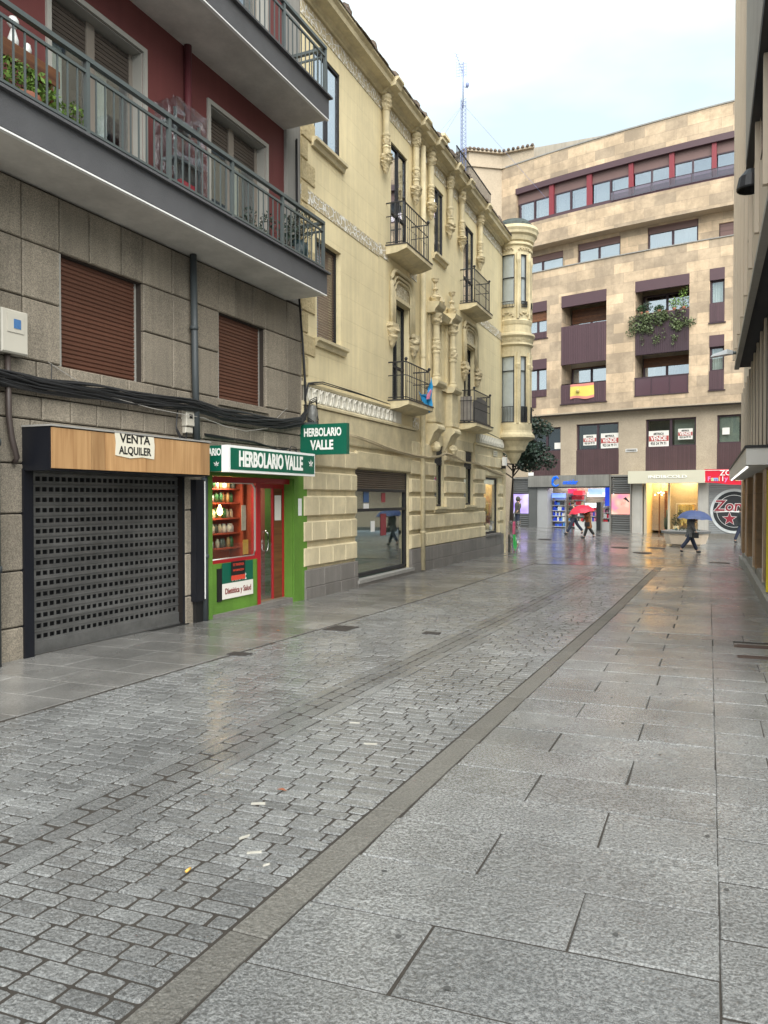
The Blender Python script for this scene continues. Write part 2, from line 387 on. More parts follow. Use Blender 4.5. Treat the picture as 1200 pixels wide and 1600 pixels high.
SAND = mat('sandstone', (.57, .445, .315), .8, .10, .8, .5, 25, brick=(1.05, .52, .006, .70, .5, .26), grunge=.34, streak=.07)
SANDD = mat('sandstone_plain', (.39, .32, .235), .8, .12, 1.2, .5, 25, speck=.15, ss=25)
PURP = mat('purple_metal', (.080, .042, .050), .5, .06, 3, tint=.12)
PURPD = mat('dark_purple', (.050, .026, .035), .5, .06)
RMUL = mat('red_mullion', (.22, .030, .04), .45, .04)
SLATM = mat('brown_blind', (.17, .10, .09), .6, .05, tint=.15)
STEELF = mat('brushed_steel', (.30, .28, .25), .35, .15, 1.2, metal=.6, streak=.25)
CREAM = mat('cream_panel', (.56, .53, .41), .5, .02)
CONC = mat('concrete', (.42, .40, .36), .8, .10, 1.5, .8, 40, streak=.14)
CONCC = mat('cream_concrete', (.62, .53, .42), .75, .05, 1, .2, 40, streak=.05)
BSTONE = mat('brown_stone', (.36, .22, .11), .5, .28, 2.5, .3, 30, grunge=.35, brick=(.8, .9, .006, .7, .5, .1))
LEAF = mat('leaf', (.035, .075, .022), .5, .3, 1.5, tint=.6)
LEAFL = mat('light_leaf', (.14, .24, .04), .5, .3, 1.5, tint=.5)
LEAFD = mat('dark_leaf', (.018, .040, .024), .5, .25, 1.2, tint=.6)
BARK = mat('bark', (.06, .045, .035), .9, .3, 8, 1, 20)
# ------------------------------------------------------------------ ground, paving
GRD = mat('wet_joint', (.026, .021, .016), .8, .2, 3, 1, 25)
COB = mat('wet_cobble', (.228, .233, .231), .3, .18, 1.1, 3.2, 44, tint=.18, speck=.42, ss=95, wet=(.18, .42, .8), grunge=.30, coat=(.25, 1, .9, .16))
SLAB = mat('wet_slab', (.265, .27, .266), .3, .18, .9, 4.2, 40, tint=.10, speck=.48, ss=80, wet=(.15, .40, .5), grunge=.32, coat=(.2, 1, .6, .15))
SLABS = mat('smooth_slab', (.225, .22, .21), .4, .16, .8, .9, 60, tint=.2, speck=.3, ss=80, wet=(.12, .42, .45), grunge=.35, coat=(.2, 1, .5, .12))
BAND = mat('kerb_band', (.13, .125, .112), .4, .15, 1.5, 1.8, 45, tint=.1, speck=.3, ss=80, wet=(.25, .5))
PLAZA = mat('plaza_slab', (.15, .148, .142), .3, .14, .5, .5, 40, wet=(.10, .36, .35), brick=(1.0, .5, .012, .6, .5, .12), grunge=.3, coat=(.4, 1, .4, .08))
def sheet(name, x0, x1, y0, y1, dx, dy, dz, m, kind='structure'):
    M = MB(); nx, ny = int(round((x1-x0)/dx)), int(round((y1-y0)/dy)); vs = [(x0+i*dx, y0+j*dy, gz(x0+i*dx, y0+j*dy)+dz) for j in range(ny+1) for i in range(nx+1)]
    M.mesh(vs, [(j*(nx+1)+i, j*(nx+1)+i+1, (j+1)*(nx+1)+i+1, (j+1)*(nx+1)+i) for j in range(ny) for i in range(nx)], .5, True)
    return M.build(name, m, None, W, (0, 0, 0), kind=kind)
sheet('ground', -200, 200, -100, 300, 5, 5, -.35, GRD)
sheet('street_bed', -6.6, 1.2, -6, 21, .3, .3, -.0045, GRD)
sheet('plaza_paving', -24, 14, 20.4, 47, .5, .475, 0, PLAZA)
YA, YB = -1.0, 20.4
bandc = lambda y: -1.505 + .0195*(y-2)
gutc = lambda y: -2.82 + .024*(y-3)
sw = lambda y: -4.62 + .02*(y-3)
def rect(x0, x1, y0, y1, sk=.05, jit=0, rc=0):
    pts = [(x0, y0), (x1, y0), (x1, y1), (x0, y1)]
    out = []
    if rc:
        w_, h_ = x1-x0, y1-y0; r = rc
        pts = [(x0+r, y0), (x1-r, y0), (x1, y0+r), (x1, y1-r), (x1-r, y1), (x0+r, y1), (x0, y1-r), (x0, y0+r)]
    for x, y in pts: out.append((x+rnd.uniform(-jit, jit), y+sk*x+rnd.uniform(-jit, jit)))
    return out
M = MB(); y = YA
while y < YB:
    h = rnd.uniform(.084, .094)
    for (a, b) in ((sw(y)+.01, gutc(y)-.215), (gutc(y)+.215, bandc(y)-.085)):
        x = a-rnd.uniform(0, .1)
        while x < b-.03:
            w_ = rnd.uniform(.150, .195); x1 = min(x+w_, b)
            if b-x1 < .06: x1 = b
            x0 = max(x, a)
            if x1-x0 > .05: M.paver(rect(x0, x1-.009, y, y+h-.0105, .05, .0025, .007), .03, rnd.uniform(.000, .004), .007, rnd.random(), 0)
            x = x1+.001
    y += h
M.build('cobbled_road', COB, None, W, (0, 0, 0), kind='structure')
M = MB()
for off in (-.165, .165):                       # flanking stones of the gutter
    y = YA
    while y < YB:
        l = rnd.uniform(.5, .9); c = gutc(y+l/2)
        M.paver([(a+c+off, b) for a, b in ((-.045, y), (.045, y), (.045, y+l-.01), (-.045, y+l-.01))], .03, .002, .008, rnd.random()); y += l
for off in (-.062, .055):
    y = YA
    while y < YB:
        l = rnd.uniform(.17, .25); c = gutc(y+l/2)
        M.paver(rect(c+off-.052, c+off+.052, y, y+l-.014, 0, .003, .014), .03, -.001, .006, rnd.uniform(-.9, .1)); y += l
M.build('gutter', COB, None, W, (0, 0, 0), kind='structure')
M = MB(); y = YA
while y < YB:
    l = rnd.uniform(.9, 1.3); c0, c1 = bandc(y), bandc(y+l)
    M.paver([(c0-.075, y), (c0+.07, y), (c1+.07, y+l-.006), (c1-.075, y+l-.006)], .03, .001, .004, rnd.random()); y += l
M.build('kerb_strip', BAND, None, W, (0, 0, 0), kind='structure')
M = MB(); y = 2.69-.44*9; k = 0
while y < YB:
    c = bandc(y)+.08; mid = -.42 if k % 2 else -.89; mid += rnd.uniform(-.03, .03)
    for a, b in ((c, mid), (mid, .053)): M.paver([(p+rnd.uniform(-.003, .003), q+.055*p) for p, q in ((a, y), (b-.009, y), (b-.007, y+.430), (a, y+.430))], .03, rnd.uniform(-.002, .004), .006, rnd.random())
    y += .44; k += 1
y = 2.5-.46*9
while y < YB:
    if not (9.2 < y+.25 < 9.9):
        m2 = .42+rnd.uniform(-.1, .1)
        if rnd.random() < .5: M.paver(rect(.046+rnd.uniform(-.001,.003), .86, y, y+.444, .05, .001), .03, rnd.uniform(-.001, .002), .003, rnd.random())
        else:
            M.paver(rect(.047, m2-.007, y, y+.446, .05, .002), .03, .001, .004, rnd.random()); M.paver(rect(m2, .86, y, y+.45, .05, .002), .03, 0, .004, rnd.random())
    else: M.paver(rect(.055, .27, y, y+.45, .05, .002), .03, 0, .004, rnd.random()); M.paver(rect(.66, .86, y, y+.45, .05, .002), .03, 0, .004, rnd.random()); M.paver(rect(.275, .655, y+.16, y+.3, .05), .03, 0, .003, .4)
    y += .46
M.build('slab_pavement', SLAB, None, W, (0, 0, 0), kind='structure')
M = MB(); y = YA
rows = 0
while y < YB+3.5:
    h = .5; x = -6.34 - (rows % 2)*.35; e = sw(y)-.01 if y < YB else -4.4
    while x < e-.05:
        w_ = rnd.choice([.6, .85, 1.0]); x1 = min(x+w_, e)
        if e-x1 < .25: x1 = e
        M.paver([(p, q+.05*p+.31) for p, q in ((max(x, -6.34), y), (x1-.009, y), (x1-.009, y+h-.012), (max(x, -6.34), y+h-.012))], .03, .003, .003, rnd.random()**1.5 if rnd.random() > .06 else 1.6)
        x = x1
    y += h; rows += 1
M.build('left_pavement', SLABS, None, W, (0, 0, 0), kind='structure')
CIRON = mat('cast_iron', (.035, .030, .027), .45, .2, 8, 1.5, 60)
RUSTI = mat('rusty_iron', (.075, .045, .035), .6, .3, 8, 1, 60)
def cover(x0, x1, y0, y1, m, name, label, cat, grp=None, bars=0):
    M = MB(); q = [(x0, y0+.05*x0), (x1, y0+.05*x1), (x1, y1+.05*x1), (x0, y1+.05*x0)]
    if bars:
        M.paver(q, .02, .002, .002)
        for i in range(bars):
            t = y0+(y1-y0)*(i+.35)/bars; M.paver([(a, b) for a, b in ((x0+.03, t+.05*x0), (x1-.03, t+.05*x1), (x1-.03, t+(y1-y0)/bars*.5+.05*x1), (x0+.03, t+(y1-y0)/bars*.5+.05*x0))], 0, .008, .002)
    else:
        M.paver(q, .02, .008, .002)
        n = 7
        for i in range(n):
            for j in range(n): cx, cy = x0+(x1-x0)*(i+.5)/n, y0+(y1-y0)*(j+.5)/n+.05*x0; M.paver([(cx-.012, cy-.006), (cx+.012, cy-.006), (cx+.012, cy+.006), (cx-.012, cy+.006)], 0, .013, .002)
    return M.build(name, m, None, W, ((x0+x1)/2, (y0+y1)/2, gz(x0, y0)), label, cat, grp)
cover(-4.45, -4.13, 8.75, 9.15, CIRON, 'manhole_cover', 'dark square iron cover in the left pavement near the herbalist shop', 'manhole cover')
cover(-3.22, -3.02, 8.95, 9.1, CIRON, 'manhole_cover', 'tiny dark iron valve cover set among the cobbles of the road', 'manhole cover')
cover(.27, .66, 9.42, 9.58, RUSTI, 'drain_grate', 'reddish iron grating in the right pavement, the farther of two side by side', 'drain grate', None, 5)
cover(.28, .66, 8.72, 8.88, RUSTI, 'drain_grate', 'rusty iron grating in the right pavement, the nearer of two side by side', 'drain grate', None, 5)
cover(-4.6, -4.38, 6.9, 7.05, CIRON, 'manhole_cover', 'small dark iron cover in pavement before the shop step', 'manhole cover')
def disc(x, y, r, label):
    M = MB(); M.mesh([(x, y, gz(x, y)+.02)]+[(x+math.cos(a*.314)*r, y+math.sin(a*.314)*r, gz(x, y)+.016) for a in range(20)], [(0, 1+i, 1+(i+1) % 20) for i in range(20)]); M.lathe([(r, gz(x, y)-.02), (r, gz(x, y)+.016)], x, y, 20)
    M.build('manhole_cover', CIRON, None, W, (x, y, gz(x, y)), label, 'manhole cover')
disc(-2.2, 29.0, .33, 'round iron manhole cover in the plaza, nearest to the left street corner')
disc(-3.2, 31.0, .33, 'round iron manhole cover in front of the stone planter, left one')
disc(-1.9, 31.8, .33, 'round iron manhole cover in front of the stone planter, right one')
disc(-6.6, 33.5, .30, 'round iron manhole cover far left in the plaza near the standing person')
disc(.3, 24.5, .28, 'round iron manhole cover by the foot of the right hand wall')
# litter
M = MB(); M.tube([(-1.99, 2.62, gz(-1.99, 2.62)+.012), (-1.985, 2.585, gz(-2, 2.6)+.014)], .006, 6); M.build('cigarette_butt', mat('butt', (.6, .35, .08), .8, 0), None, W, (-1.99, 2.6, .1), 'orange cigarette butt lying on a cobble in the foreground', 'litter')
M = MB(); M.paver([(.255, 2.16), (.30, 2.10), (.36, 2.12), (.31, 2.19)], .0, .006, .002); M.build('paper_scrap', mat('scrap', (.55, .62, .66), .7, .1), None, W, (.3, 2.15, .1), 'pale torn paper scrap on the slabs at lower right', 'litter')
M = MB()
for x, y, a, l in ((-2.12, 3.35, .5, .09), (-1.96, 2.98, 1.1, .07), (-1.83, 2.86, .6, .08), (-2.0, 4.5, .3, .11), (-1.72, 2.78, 1.0, .04), (-2.3, 4.9, .3, .09)):
    l *= .8; dx, dy = math.cos(a)*l/2, math.sin(a)*l/2; M.paver([(x-dx, y-dy+.0), (x+dx, y+dy), (x+dx-.006, y+dy+.014), (x-dx-.006, y-dy+.014)], 0, .008, .001)
M.build('dried_spill', mat('spill', (.36, .345, .30), .7, .15, 20), None, W, (-2, 3.4, .1), 'pale dried streaks of spilt paint across several cobbles', 'spill', None, 'stuff')

# ------------------------------------------------------------------ granite and red building
B = thing('apartment_building', 'apartment block of granite slabs below and dark red render above with two long balconies', 'building', F1, (-6, 0, 0))
SOPEN = (-5.58, -3.15, -.2, 2.0)       # shutter opening
HOPEN = (-2.69, -.02, -.2, 2.08)
W1 = (-5.19, -3.92, 2.98, 4.29); W2 = (-2.40, -1.21, 3.06, 4.29)
M = MB(); M.wall(-10, -.05, -.3, 4.9, .03, [SOPEN+(.3,), HOPEN+(.5,), W1+(.16,), W2+(.16,)]); M.box(-10, -.05, 1.2, 7, -.3, 8.5); M.build('mortar_wall', MORT, B)
rowsU = [2.5, 2.74, 3.1, 3.72, 4.29, 4.86]; J = [-5.67, -5.19, -4.77, -4.28, -3.92, -3.38, -3.0, -2.40, -1.99, -1.55, -1.21, -.58, -.14, -.05]
JL = [-10.1+i*.47 for i in range(9)] + [-6.13]
M = MB(); G = .013
def stones(js, z0, z1, holes):
    for a, b in zip(js[:-1], js[1:]):
        segs = [(a, b)]
        for h in holes:
            if h[2] < (z0+z1)/2 < h[3]:
                ns = []
                for p, q in segs:
                    if q <= h[0] or p >= h[1]: ns.append((p, q)); continue
                    if p < h[0]: ns.append((p, h[0]))
                    if q > h[1]: ns.append((h[1], q))
                segs = ns
        for p, q in segs:
            if q-p > .05: M.block(p+G/2, q-G/2, z0+G/2, z1-G/2, .03, -.012-rnd.random()*.006, .012, rnd.random(), .004)
for i in range(5):
    z0, z1 = rowsU[i], rowsU[i+1]; js = JL+J
    if i < 2: js = sorted([-10+k*(.38 if i == 0 else .44)+(.1 if i else 0) for k in range(27)]); js = [q for q in js if q < -.1]+[-.05]
    stones(js, z0, z1, [(W1[0], W1[1], 3.1, 4.29), (W2[0], W2[1], 3.1, 4.29), (W1[0]-.04, W1[1]+.04, 2.98, 3.1)])
lz = [-.3, .42, .98, 1.55, 2.05, 2.5]
for i in range(5):
    stones([-10+k*.62+(.3 if i % 2 else 0) for k in range(6)]+[-6.08, -5.58, -3.15, -2.69, -.05], lz[i], lz[i+1], [(-5.58, -3.15, -1, 2.06), (-2.69, -.02, -1, 2.06)])
M.build('granite_cladding', GR, B)
def shutterwin(h, name='window'):
    a, b, c, d = h[:4]
    fr_ = bx('window', TRIM, B, (a, a+.04, .02, .15, c, d), (b-.035, b, .10, .16, c, d))
    M = MB(); n = int((d-c)/.048)
    for i in range(n): z = c+(d-c)*i/n; M.prism([(.11, z), (.098, z+.012), (.098, z+(d-c)/n-.008), (.11, z+(d-c)/n-.002)], 0, a+.04, b-.035, rnd.random())
    M.box(a, b, .112, .13, c, d); s_ = M.build('shutter', BRSH, fr_)
    bx('sill', GR, fr_, (a-.04, b+.04, -.05, .12, c-.06, c-.002))
shutterwin(W1); shutterwin(W2)
# upper red storeys
D1 = (-5.29, -3.90, 4.9, 7.05); D2 = (-2.58, -1.19, 4.9, 7.05); E1 = (-5.29, -3.90, 7.9, 10.1); E2 = (-2.58, -1.19, 7.9, 10.1)
D0 = (-9.3, -7.9, 4.9, 7.05)
M = MB(); M.wall(-10, -.62, 4.9, 14, 0, [D1, D2, D0, E1, E2], .22); M.box(-10, -.62, .6, 7, 4.9, 14); M.build('red_wall', RED, B)
bx('grey_wall', GREYR, B, (-.62, -.10, .01, 6, 4.9, 13.6), (-.64, -.6, -.05, .05, 4.9, 13.6))
def balcdoor(h):
    a, b, c, d = h
    f = bx('window', TRIM, B, (a-.06, a-.002, -.03, .21, c, d+.06), (b+.002, b+.06, -.03, .21, c, d+.06), (a-.002, b+.002, -.03, .21, d+.002, d+.06), (b-.012, b-.001, .002, .21, c, d), (a+.001, a+.012, .002, .21, c, d), (a+.012, b-.012, .002, .21, d-.012, d-.001))
    bx('frame', FRAMEG, f, (a, a+.07, .14, .19, c, d), (b-.07, b, .14, .19, c, d), ((a+b)/2-.06, (a+b)/2+.06, .13, .19, c, d), (a, b, .14, .19, c, c+.1), (a+.07, b-.07, .145, .185, c+.82, c+.88))
    M = MB(); 
    for i in range(7): z = d-.04-.05*i; M.box(a+.07, b-.07, .15, .18, z-.042, z, rnd.random())
    M.build('shutter', mat('slat_dark', (.07, .055, .045), .5, .1, tint=.2), f)
    bx('curtain', CURT, f, (a+.1, a+.42, .28, .3, c, d-.4), ((a+b)/2+.1, (a+b)/2+.4, .28, .3, c, d-.4))
    bx('pane', GLASS, f, (a+.07, b-.07, .165, .17, c+.1, d-.35))
    bx('room', DARK, f, (a, b, .5, .52, c, d))
for h in (D1, D2, D0, E1, E2): balcdoor(h)
def balcony(z, x0, x1, dep, post, zr, lip=.05, h=.33):
    bl = MB(); bl.box(x0, x1, -dep, .03, z, z+h-.02); b = bl.build('balcony', SOFF, B)
    bx('slab_edge', EDGE, b, (x0, x1+.015, -dep-.02, -dep-.002, z+.02, z+h), (x1+.002, x1+.02, -dep, 0, z+.02, z+h), (x0, x1+.06, -dep-.07, 0, z+h+.002, z+h+.03))
    bx('drip_edge', WHITE, b, (x0, x1+.012, -dep-.024, -dep+.02, z-.008, z+.009))
    M = MB(); zb = z+h+.03; o = -dep+.02
    M.box(x0, x1-.02, o-.03, o+.03, zr-.045, zr); M.box(x0, x1-.02, o-.014, o+.014, zr-.16, zr-.13); M.box(x0, x1-.02, o-.014, o+.014, zb+.06, zb+.085)
    M.box(x1-.06, x1, o, -.02, zr-.045, zr); M.box(x1-.045, x1-.02, o, -.02, zr-.16, zr-.13); M.box(x1-.045, x1-.02, o, -.02, zb+.06, zb+.085)
    x = x1-.035; k = 0
    while x > x0:
        if k % 10 == 0: M.box(x-.022, x+.022, o-.022, o+.022, zb, zr-.04)
        else: M.box(x-.009, x+.009, o-.006, o+.006, zb+.07, zr-.14)
        x -= .122; k += 1
    y = o+.12
    while y < -.03: M.box(x1-.04, x1-.026, y-.006, y+.006, zb+.07, zr-.14); y += .115
    M.build('railing', STEEL, b); return b
balcony(4.88, -10, -.56, .70, 5, 6.02)
balcony(7.55, -10, -.64, .78, 5, 8.66)
# ornamental shutter shop
s = bx('shopfront', NAVY, B, (-5.70, -5.58, -.04, .10, -.05, 2.0), (-3.15, -3.05, .0, .10, -.05, 2.0), (-5.58, -3.15, .28, .30, -.1, 2.05))
M = MB(); x0, x1 = -5.57, -3.16; zb = .14; pitch = .1095
for i in range(17):
    z = zb+.075+i*pitch; hs = [(x0+.14+k*.0865, x0+.14+k*.0865+.064, z+.025, z+.072, .012) for k in range(26)]
    M.wall(x0, x1, z, z+.094, .10, hs, t=rnd.random()); M.prism([(.10, z+.094), (.088, z+.098), (.088, z+.107), (.10, z+pitch)], 0, x0, x1, rnd.random())
M.box(x0, x1, .085, .13, zb-.05, zb+.075, .9); M.box(x0, x1, .07, .10, zb-.07, zb-.05, .6)
sh = M.build('roller_shutter', GALV, s)
bx('shop_interior', DARK, s, (-5.58, -3.15, .16, .2, 0, 2.0))
bx('threshold', BLACK, s, (-5.60, -3.1, -.03, .3, -.1, .07))
t = thing('boarded_fascia', 'long fascia box boarded with plywood above the closed roller shutter', 'sign box', F1, (-5.69, 0, 1.98))
bx('box', NAVY, t, (-5.69, -3.14, -.39, 0, 1.98, 2.41))
M = MB(); xs = [-5.68, -5.17, -4.97, -4.33, -3.70, -3.33, -3.15]
for a, b in zip(xs[:-1], xs[1:]): M.box(a+.002, b-.002, -.405, -.39, 2.0, 2.40, rnd.random())
M.build('plywood_board', PLY, t); bx('top_trim', GREYR, t, (-5.70, -3.13, -.415, 0, 2.412, 2.43))
t = thing('paper_sign', 'torn hand painted paper reading VENTA ALQUILER on the plywood fascia', 'paper sign', F1, (-4.5, -.41, 2.15))
M = MB(); M.prism([(-4.83, 2.17), (-4.6, 2.145), (-4.4, 2.165), (-4.21, 2.15), (-4.20, 2.30), (-4.215, 2.405), (-4.5, 2.40), (-4.84, 2.435), (-4.82, 2.3)], 1, -.412, -.409); M.build('sheet', mat('paper', (.68, .64, .52), .8, .06), t)
M = MB(); M.text('VENTA', .135, (-4.52, -.414, 2.355), xs=1.12, ext=.001, bold=.003); M.text('ALQUILER', .12, (-4.52, -.414, 2.225), xs=.93, ext=.001, bold=.003); M.build('lettering', BLACK, t)
# navy panel beside the shutter
t = thing('blank_light_box', 'tall narrow navy advertising box with white edge between the two shops', 'sign box', F1, (-3.0, 0, .3))
bx('casing', NAVY, t, (-3.04, -2.86, -.10, -.002, .34, 1.95)); bx('face', WHITE, t, (-2.86, -2.835, -.10, -.01, .36, 1.93))
bx('foot', BLACK, t, (-3.0, -2.84, -.06, -.002, .02, .34))
# herbalist shopfront
h = bx('shopfront', GREEN, B, (-2.69, -2.60, -.04, .32, -.05, 2.08), (-.42, -.002, -.05, .02, -.05, 2.08), (-.44, -.40, -.02, .50, -.05, 2.08), (-2.60, -1.40, .02, .12, -.05, .79), (-2.69, -.3, -.06, .5, 2.02, 2.12))
bx('blue_edge', mat('blue_edge', (.01, .03, .10), .5, 0), h, (-2.76, -2.692, -.02, .1, -.05, 2.0))
bx('step', PLIN, h, (-2.62, -.44, -.03, .6, -.05, .09))
f = bx('red_frame', REDP, h, (-2.60, -.44, .03, .09, 1.93, 2.01), (-1.42, -1.31, .02, .12, .09, 1.93), (-.48, -.44, .13, .19, .09, 1.93), (-1.27, -.48, .13, .19, 1.86, 1.93), (-.77, -.74, .14, .18, .09, 1.86), (-2.6, -1.42, .03, .1, .76, .84))
bx('door_glass', GLASS, f, (-1.27, -.77, .155, .16, .12, 1.86)); bx('brown_door_panel', WOODB, f, (-.74, -.48, .145, .175, .1, 1.86))
M = MB(); M.tube([(-.97, .15, .85), (-.97, .10, .9), (-.97, .10, 1.15), (-.97, .15, 1.2)], .012); M.build('door_handle', mat('chrome', (.6, .6, .6), .2, 0, metal=1), f)
M = MB(); pts = [(-2.59, .84), (-1.46, .84), (-1.42, .92), (-1.42, 1.85), (-1.50, 1.93), (-2.59, 1.93)]
M.tube([(a, .05, b) for a, b in pts[0:6]]+[(-2.59, .05, .84)], .017, 6); M.build('window_rim', mat('alu', (.55, .55, .52), .35, 0, metal=.6), f)
M = MB(); M.prism(pts, 1, .055, .06); M.build('window_pane', glass('shop_glass', (.93, .95, .93), .07), f)
bx('shop_room', mat('shop_wall', (.35, .10, .06), .8, .1), h, (-2.62, -.3, 1.6, 1.65, 0, 2.2), (-2.66, -2.62, .1, 1.6, 0, 2.2), (-.44, -.4, .5, 1.6, 0, 2.2), (-2.6, -.3, .12, 1.6, 2.12, 2.16))
bx('shop_floor', mat('shop_floor', (.25, .18, .12), .5, .1), h, (-2.6, -.4, .12, 1.6, .06, .10)); bx('window_shelf', mat('pale_shelf', (.5, .42, .3), .6, .1), h, (-2.6, -1.45, .1, .6, .76, .8))
t = thing('shop_shelf', 'red wooden shelf unit full of jars behind the herbalist window', 'shelf', F1, (-2.2, .9, .8))
M = MB()
for z in (.95, 1.17, 1.39, 1.62, 1.83): M.box(-2.3, -1.42, .30, .5, z, z+.022)
M.box(-1.44, -1.40, .26, .5, .8, 2.0); M.box(-2.58, -1.28, .50, .52, .8, 2.05); M.box(-1.30, -1.28, .1, .52, .8, 2.05); M.build('boards', mat('shelf_red', (.33, .06, .03), .5, .1), t)
JC = [mat('jar%d' % i, c, .35, .05) for i, c in enumerate([(.55, .5, .38), (.05, .16, .06), (.6, .6, .55), (.45, .3, .12), (.1, .12, .1)])]
jm = []
for k, m_ in enumerate(JC):
    M = MB(); r = .032+.006*(k % 3); M.lathe([(0, 0), (r, 0), (r, .09+.02*(k % 2)), (r*.6, .11+.02*(k % 2)), (r*.6, .13+.02*(k % 2)), (0, .13+.02*(k % 2))], 0, 0, 8); jm.append(M)
first = {}
for z in (.975, 1.195, 1.415, 1.645, 1.855):
    for i in range(8):
        k = rnd.randrange(5); x = -2.24+i*.098+rnd.uniform(-.01, .01); y = .36+rnd.uniform(0, .05)
        if k not in first:
            o = jm[k].build('jar', JC[k], None, F1, (0, 0, 0), 'small jar or packet standing on the red shelves behind the herbalist window', 'jar', 'jars on the herbalist shelves'); first[k] = o
        else: o = first[k].copy(); C.objects.link(o)
        o.location = F1.world((x, y, z))
M = MB(); M.lathe([(.0, 1.46), (.03, 1.47), (.042, 1.51), (.035, 1.55), (.015, 1.585), (.012, 1.61)], -2.10, .2, 10)
t = thing('pendant_lamp', 'glowing yellow bulb hanging behind the herbalist window', 'lamp', F1, (-2.10, .2, 1.46)); M.build('bulb', mat('bulb', (1, .8, .4), .5, 0, emit=(1, .62, .22), es=14), t)
M = MB(); M.tube([(-2.10, .2, 1.61), (-2.10, .2, 2.12)], .004, 4); M.build('cord', BLACK, t)
def pl(fr_, p, e, size, col=(1, .85, .65)):
    l_ = bpy.data.lights.new('shop_light', 'AREA'); l_.energy = e; l_.size = size; l_.color = col
    o = bpy.data.objects.new('shop_light', l_); C.objects.link(o); o.location = fr_.world(p); return o
pl(F1, (-1.95, .18, 2.0), 4.5, .2); pl(F1, (-1.0, .8, 2.05), 5, .3)
def poster(name, fr_, x0, x1, y, z0, z1, m_, label, cat='poster', txt=(), tm=None, th=.004):
    t = thing(name, label, cat, fr_, ((x0+x1)/2, y, z0)); bx('sheet', m_, t, (x0, x1, y-th, y, z0, z1))
    if txt:
        M = MB()
        for s_, sz, dx, dz, xsc in txt: M.text(s_, sz, ((x0+x1)/2+dx, y-th-.003, z0+dz), xs=xsc, ext=.001, bold=sz*.015)
        M.build('lettering', tm, t)
    return t
WH2 = mat('label_white', (.75, .72, .66), .6, .03)
t = poster('window_sign', F1, -2.33, -1.56, .0, .50, .79, SGREEN, 'green sign with white lettering over Dietética y Salud below the shop window', 'sign', [('Soluvit', .17, .02, .07, .8)], WH2)
bx('white_strip', WH2, t, (-2.33, -1.56, -.006, -.0005, .28, .498)); M = MB(); M.text('Dietética y Salud', .115, (-1.945, -.01, .385), xs=.84, ext=.001, bold=.002); M.build('lettering', mat('dark_red', (.2, .01, .01), .5, 0), t)
bx('backing', BLACK, t, (-2.43, -2.335, -.004, .02, .26, .72))
t = thing('notice', 'black and red notice reading SE TRASPASA stuck over the green sign', 'notice', F1, (-1.97, -.02, .55)); bx('sheet', BLACK, t, (-2.13, -1.79, -.022, -.016, .60, .80)); bx('red_strip', mat('orange_red', (.6, .06, .03), .6, 0), t, (-2.13, -1.79, -.022, -.016, .53, .598))
M = MB(); M.text('SE TRASPASA', .055, (-1.96, -.024, .75), xs=.85, ext=.001); M.text('INFORMACION', .045, (-1.96, -.024, .67), xs=.85, ext=.001); M.build('lettering', mat('orange_red2', (.6, .06, .03), .6, 0), t)
poster('notice', F1, -.30, -.19, -.052, 1.42, 1.70, WHITE, 'small white notice on the lime green pillar', 'notice')
poster('notice', F1, -.72, -.53, .138, 1.35, 1.75, WH2, 'beige paper notice taped on the brown shop door', 'notice')
poster('poster', F1, -1.58, -1.44, .16, .86, 1.08, mat('yellow_card', (.6, .38, .08), .6, .1), 'yellow card standing in the corner of the herbalist window', 'poster')
poster('poster', F1, -1.56, -1.44, .2, 1.22, 1.6, mat('pale_card', (.5, .52, .45), .6, .25, 12), 'pale poster with dark figure inside the herbalist window', 'poster')
# leaf emblem
def leafmark(M, o, s_, ux=(1, 0, 0), uz=(0, 0, 1), th=.003):
    o = Vector(o); ux = Vector(ux); uz = Vector(uz); un = ux.cross(uz)*th
    for a in (-100, -50, 0, 50, 100):
        l = s_*(1 if abs(a) < 60 else .6); d = ux*math.sin(R(a))+uz*math.cos(R(a)); p = ux*math.cos(R(a))-uz*math.sin(R(a)); c0 = o-uz*s_*.15
        M.poly([c0+un, c0+d*l*.5-p*l*.16+un, c0+d*l+un, c0+d*l*.5+p*l*.16+un])
    M.poly([o-uz*s_*.15-ux*.006*s_*4+un, o-uz*s_*.8+un, o-uz*s_*.15+ux*.006*s_*4+un])
SIGNW = mat('sign_white', (.80, .80, .76), .5, 0)
t = thing('shop_sign', 'long green and white box sign HERBOLARIO VALLE over the herbalist shopfront', 'shop sign', F1, (-2.87, 0, 2.05))
bx('casing', WHITE, t, (-2.87, -.545, -.50, -.385, 2.05, 2.405)); bx('rear_casing', SGREEN, t, (-2.86, -.56, -.385, 0, 2.06, 2.40))
bx('green_face', SGREEN, t, (-2.835, -.575, -.506, -.501, 2.085, 2.37))
M = MB(); M.text('HERBOLARIO VALLE', .285, (-1.80, -.510, 2.222), xs=.66, ext=.002, bold=.010); leafmark(M, (-.70, -.511, 2.235), .10); M.build('lettering', SIGNW, t)
M = MB(); M.text('LARIO', .13, (-2.862, -.25, 2.31), (0, -1, 0), (0, 0, 1), xs=.66, ext=.002, bold=.004); M.text('E', .13, (-2.862, -.15, 2.14), (0, -1, 0), (0, 0, 1), xs=.66, ext=.002, bold=.004); leafmark(M, (-2.863, -.30, 2.15), .06, (0, -1, 0)); M.build('side_lettering', SIGNW, t)
t = thing('projecting_sign', 'green HERBOLARIO VALLE box sign projecting from the corner of the granite wall', 'shop sign', F1, (-.1, 0, 2.4))
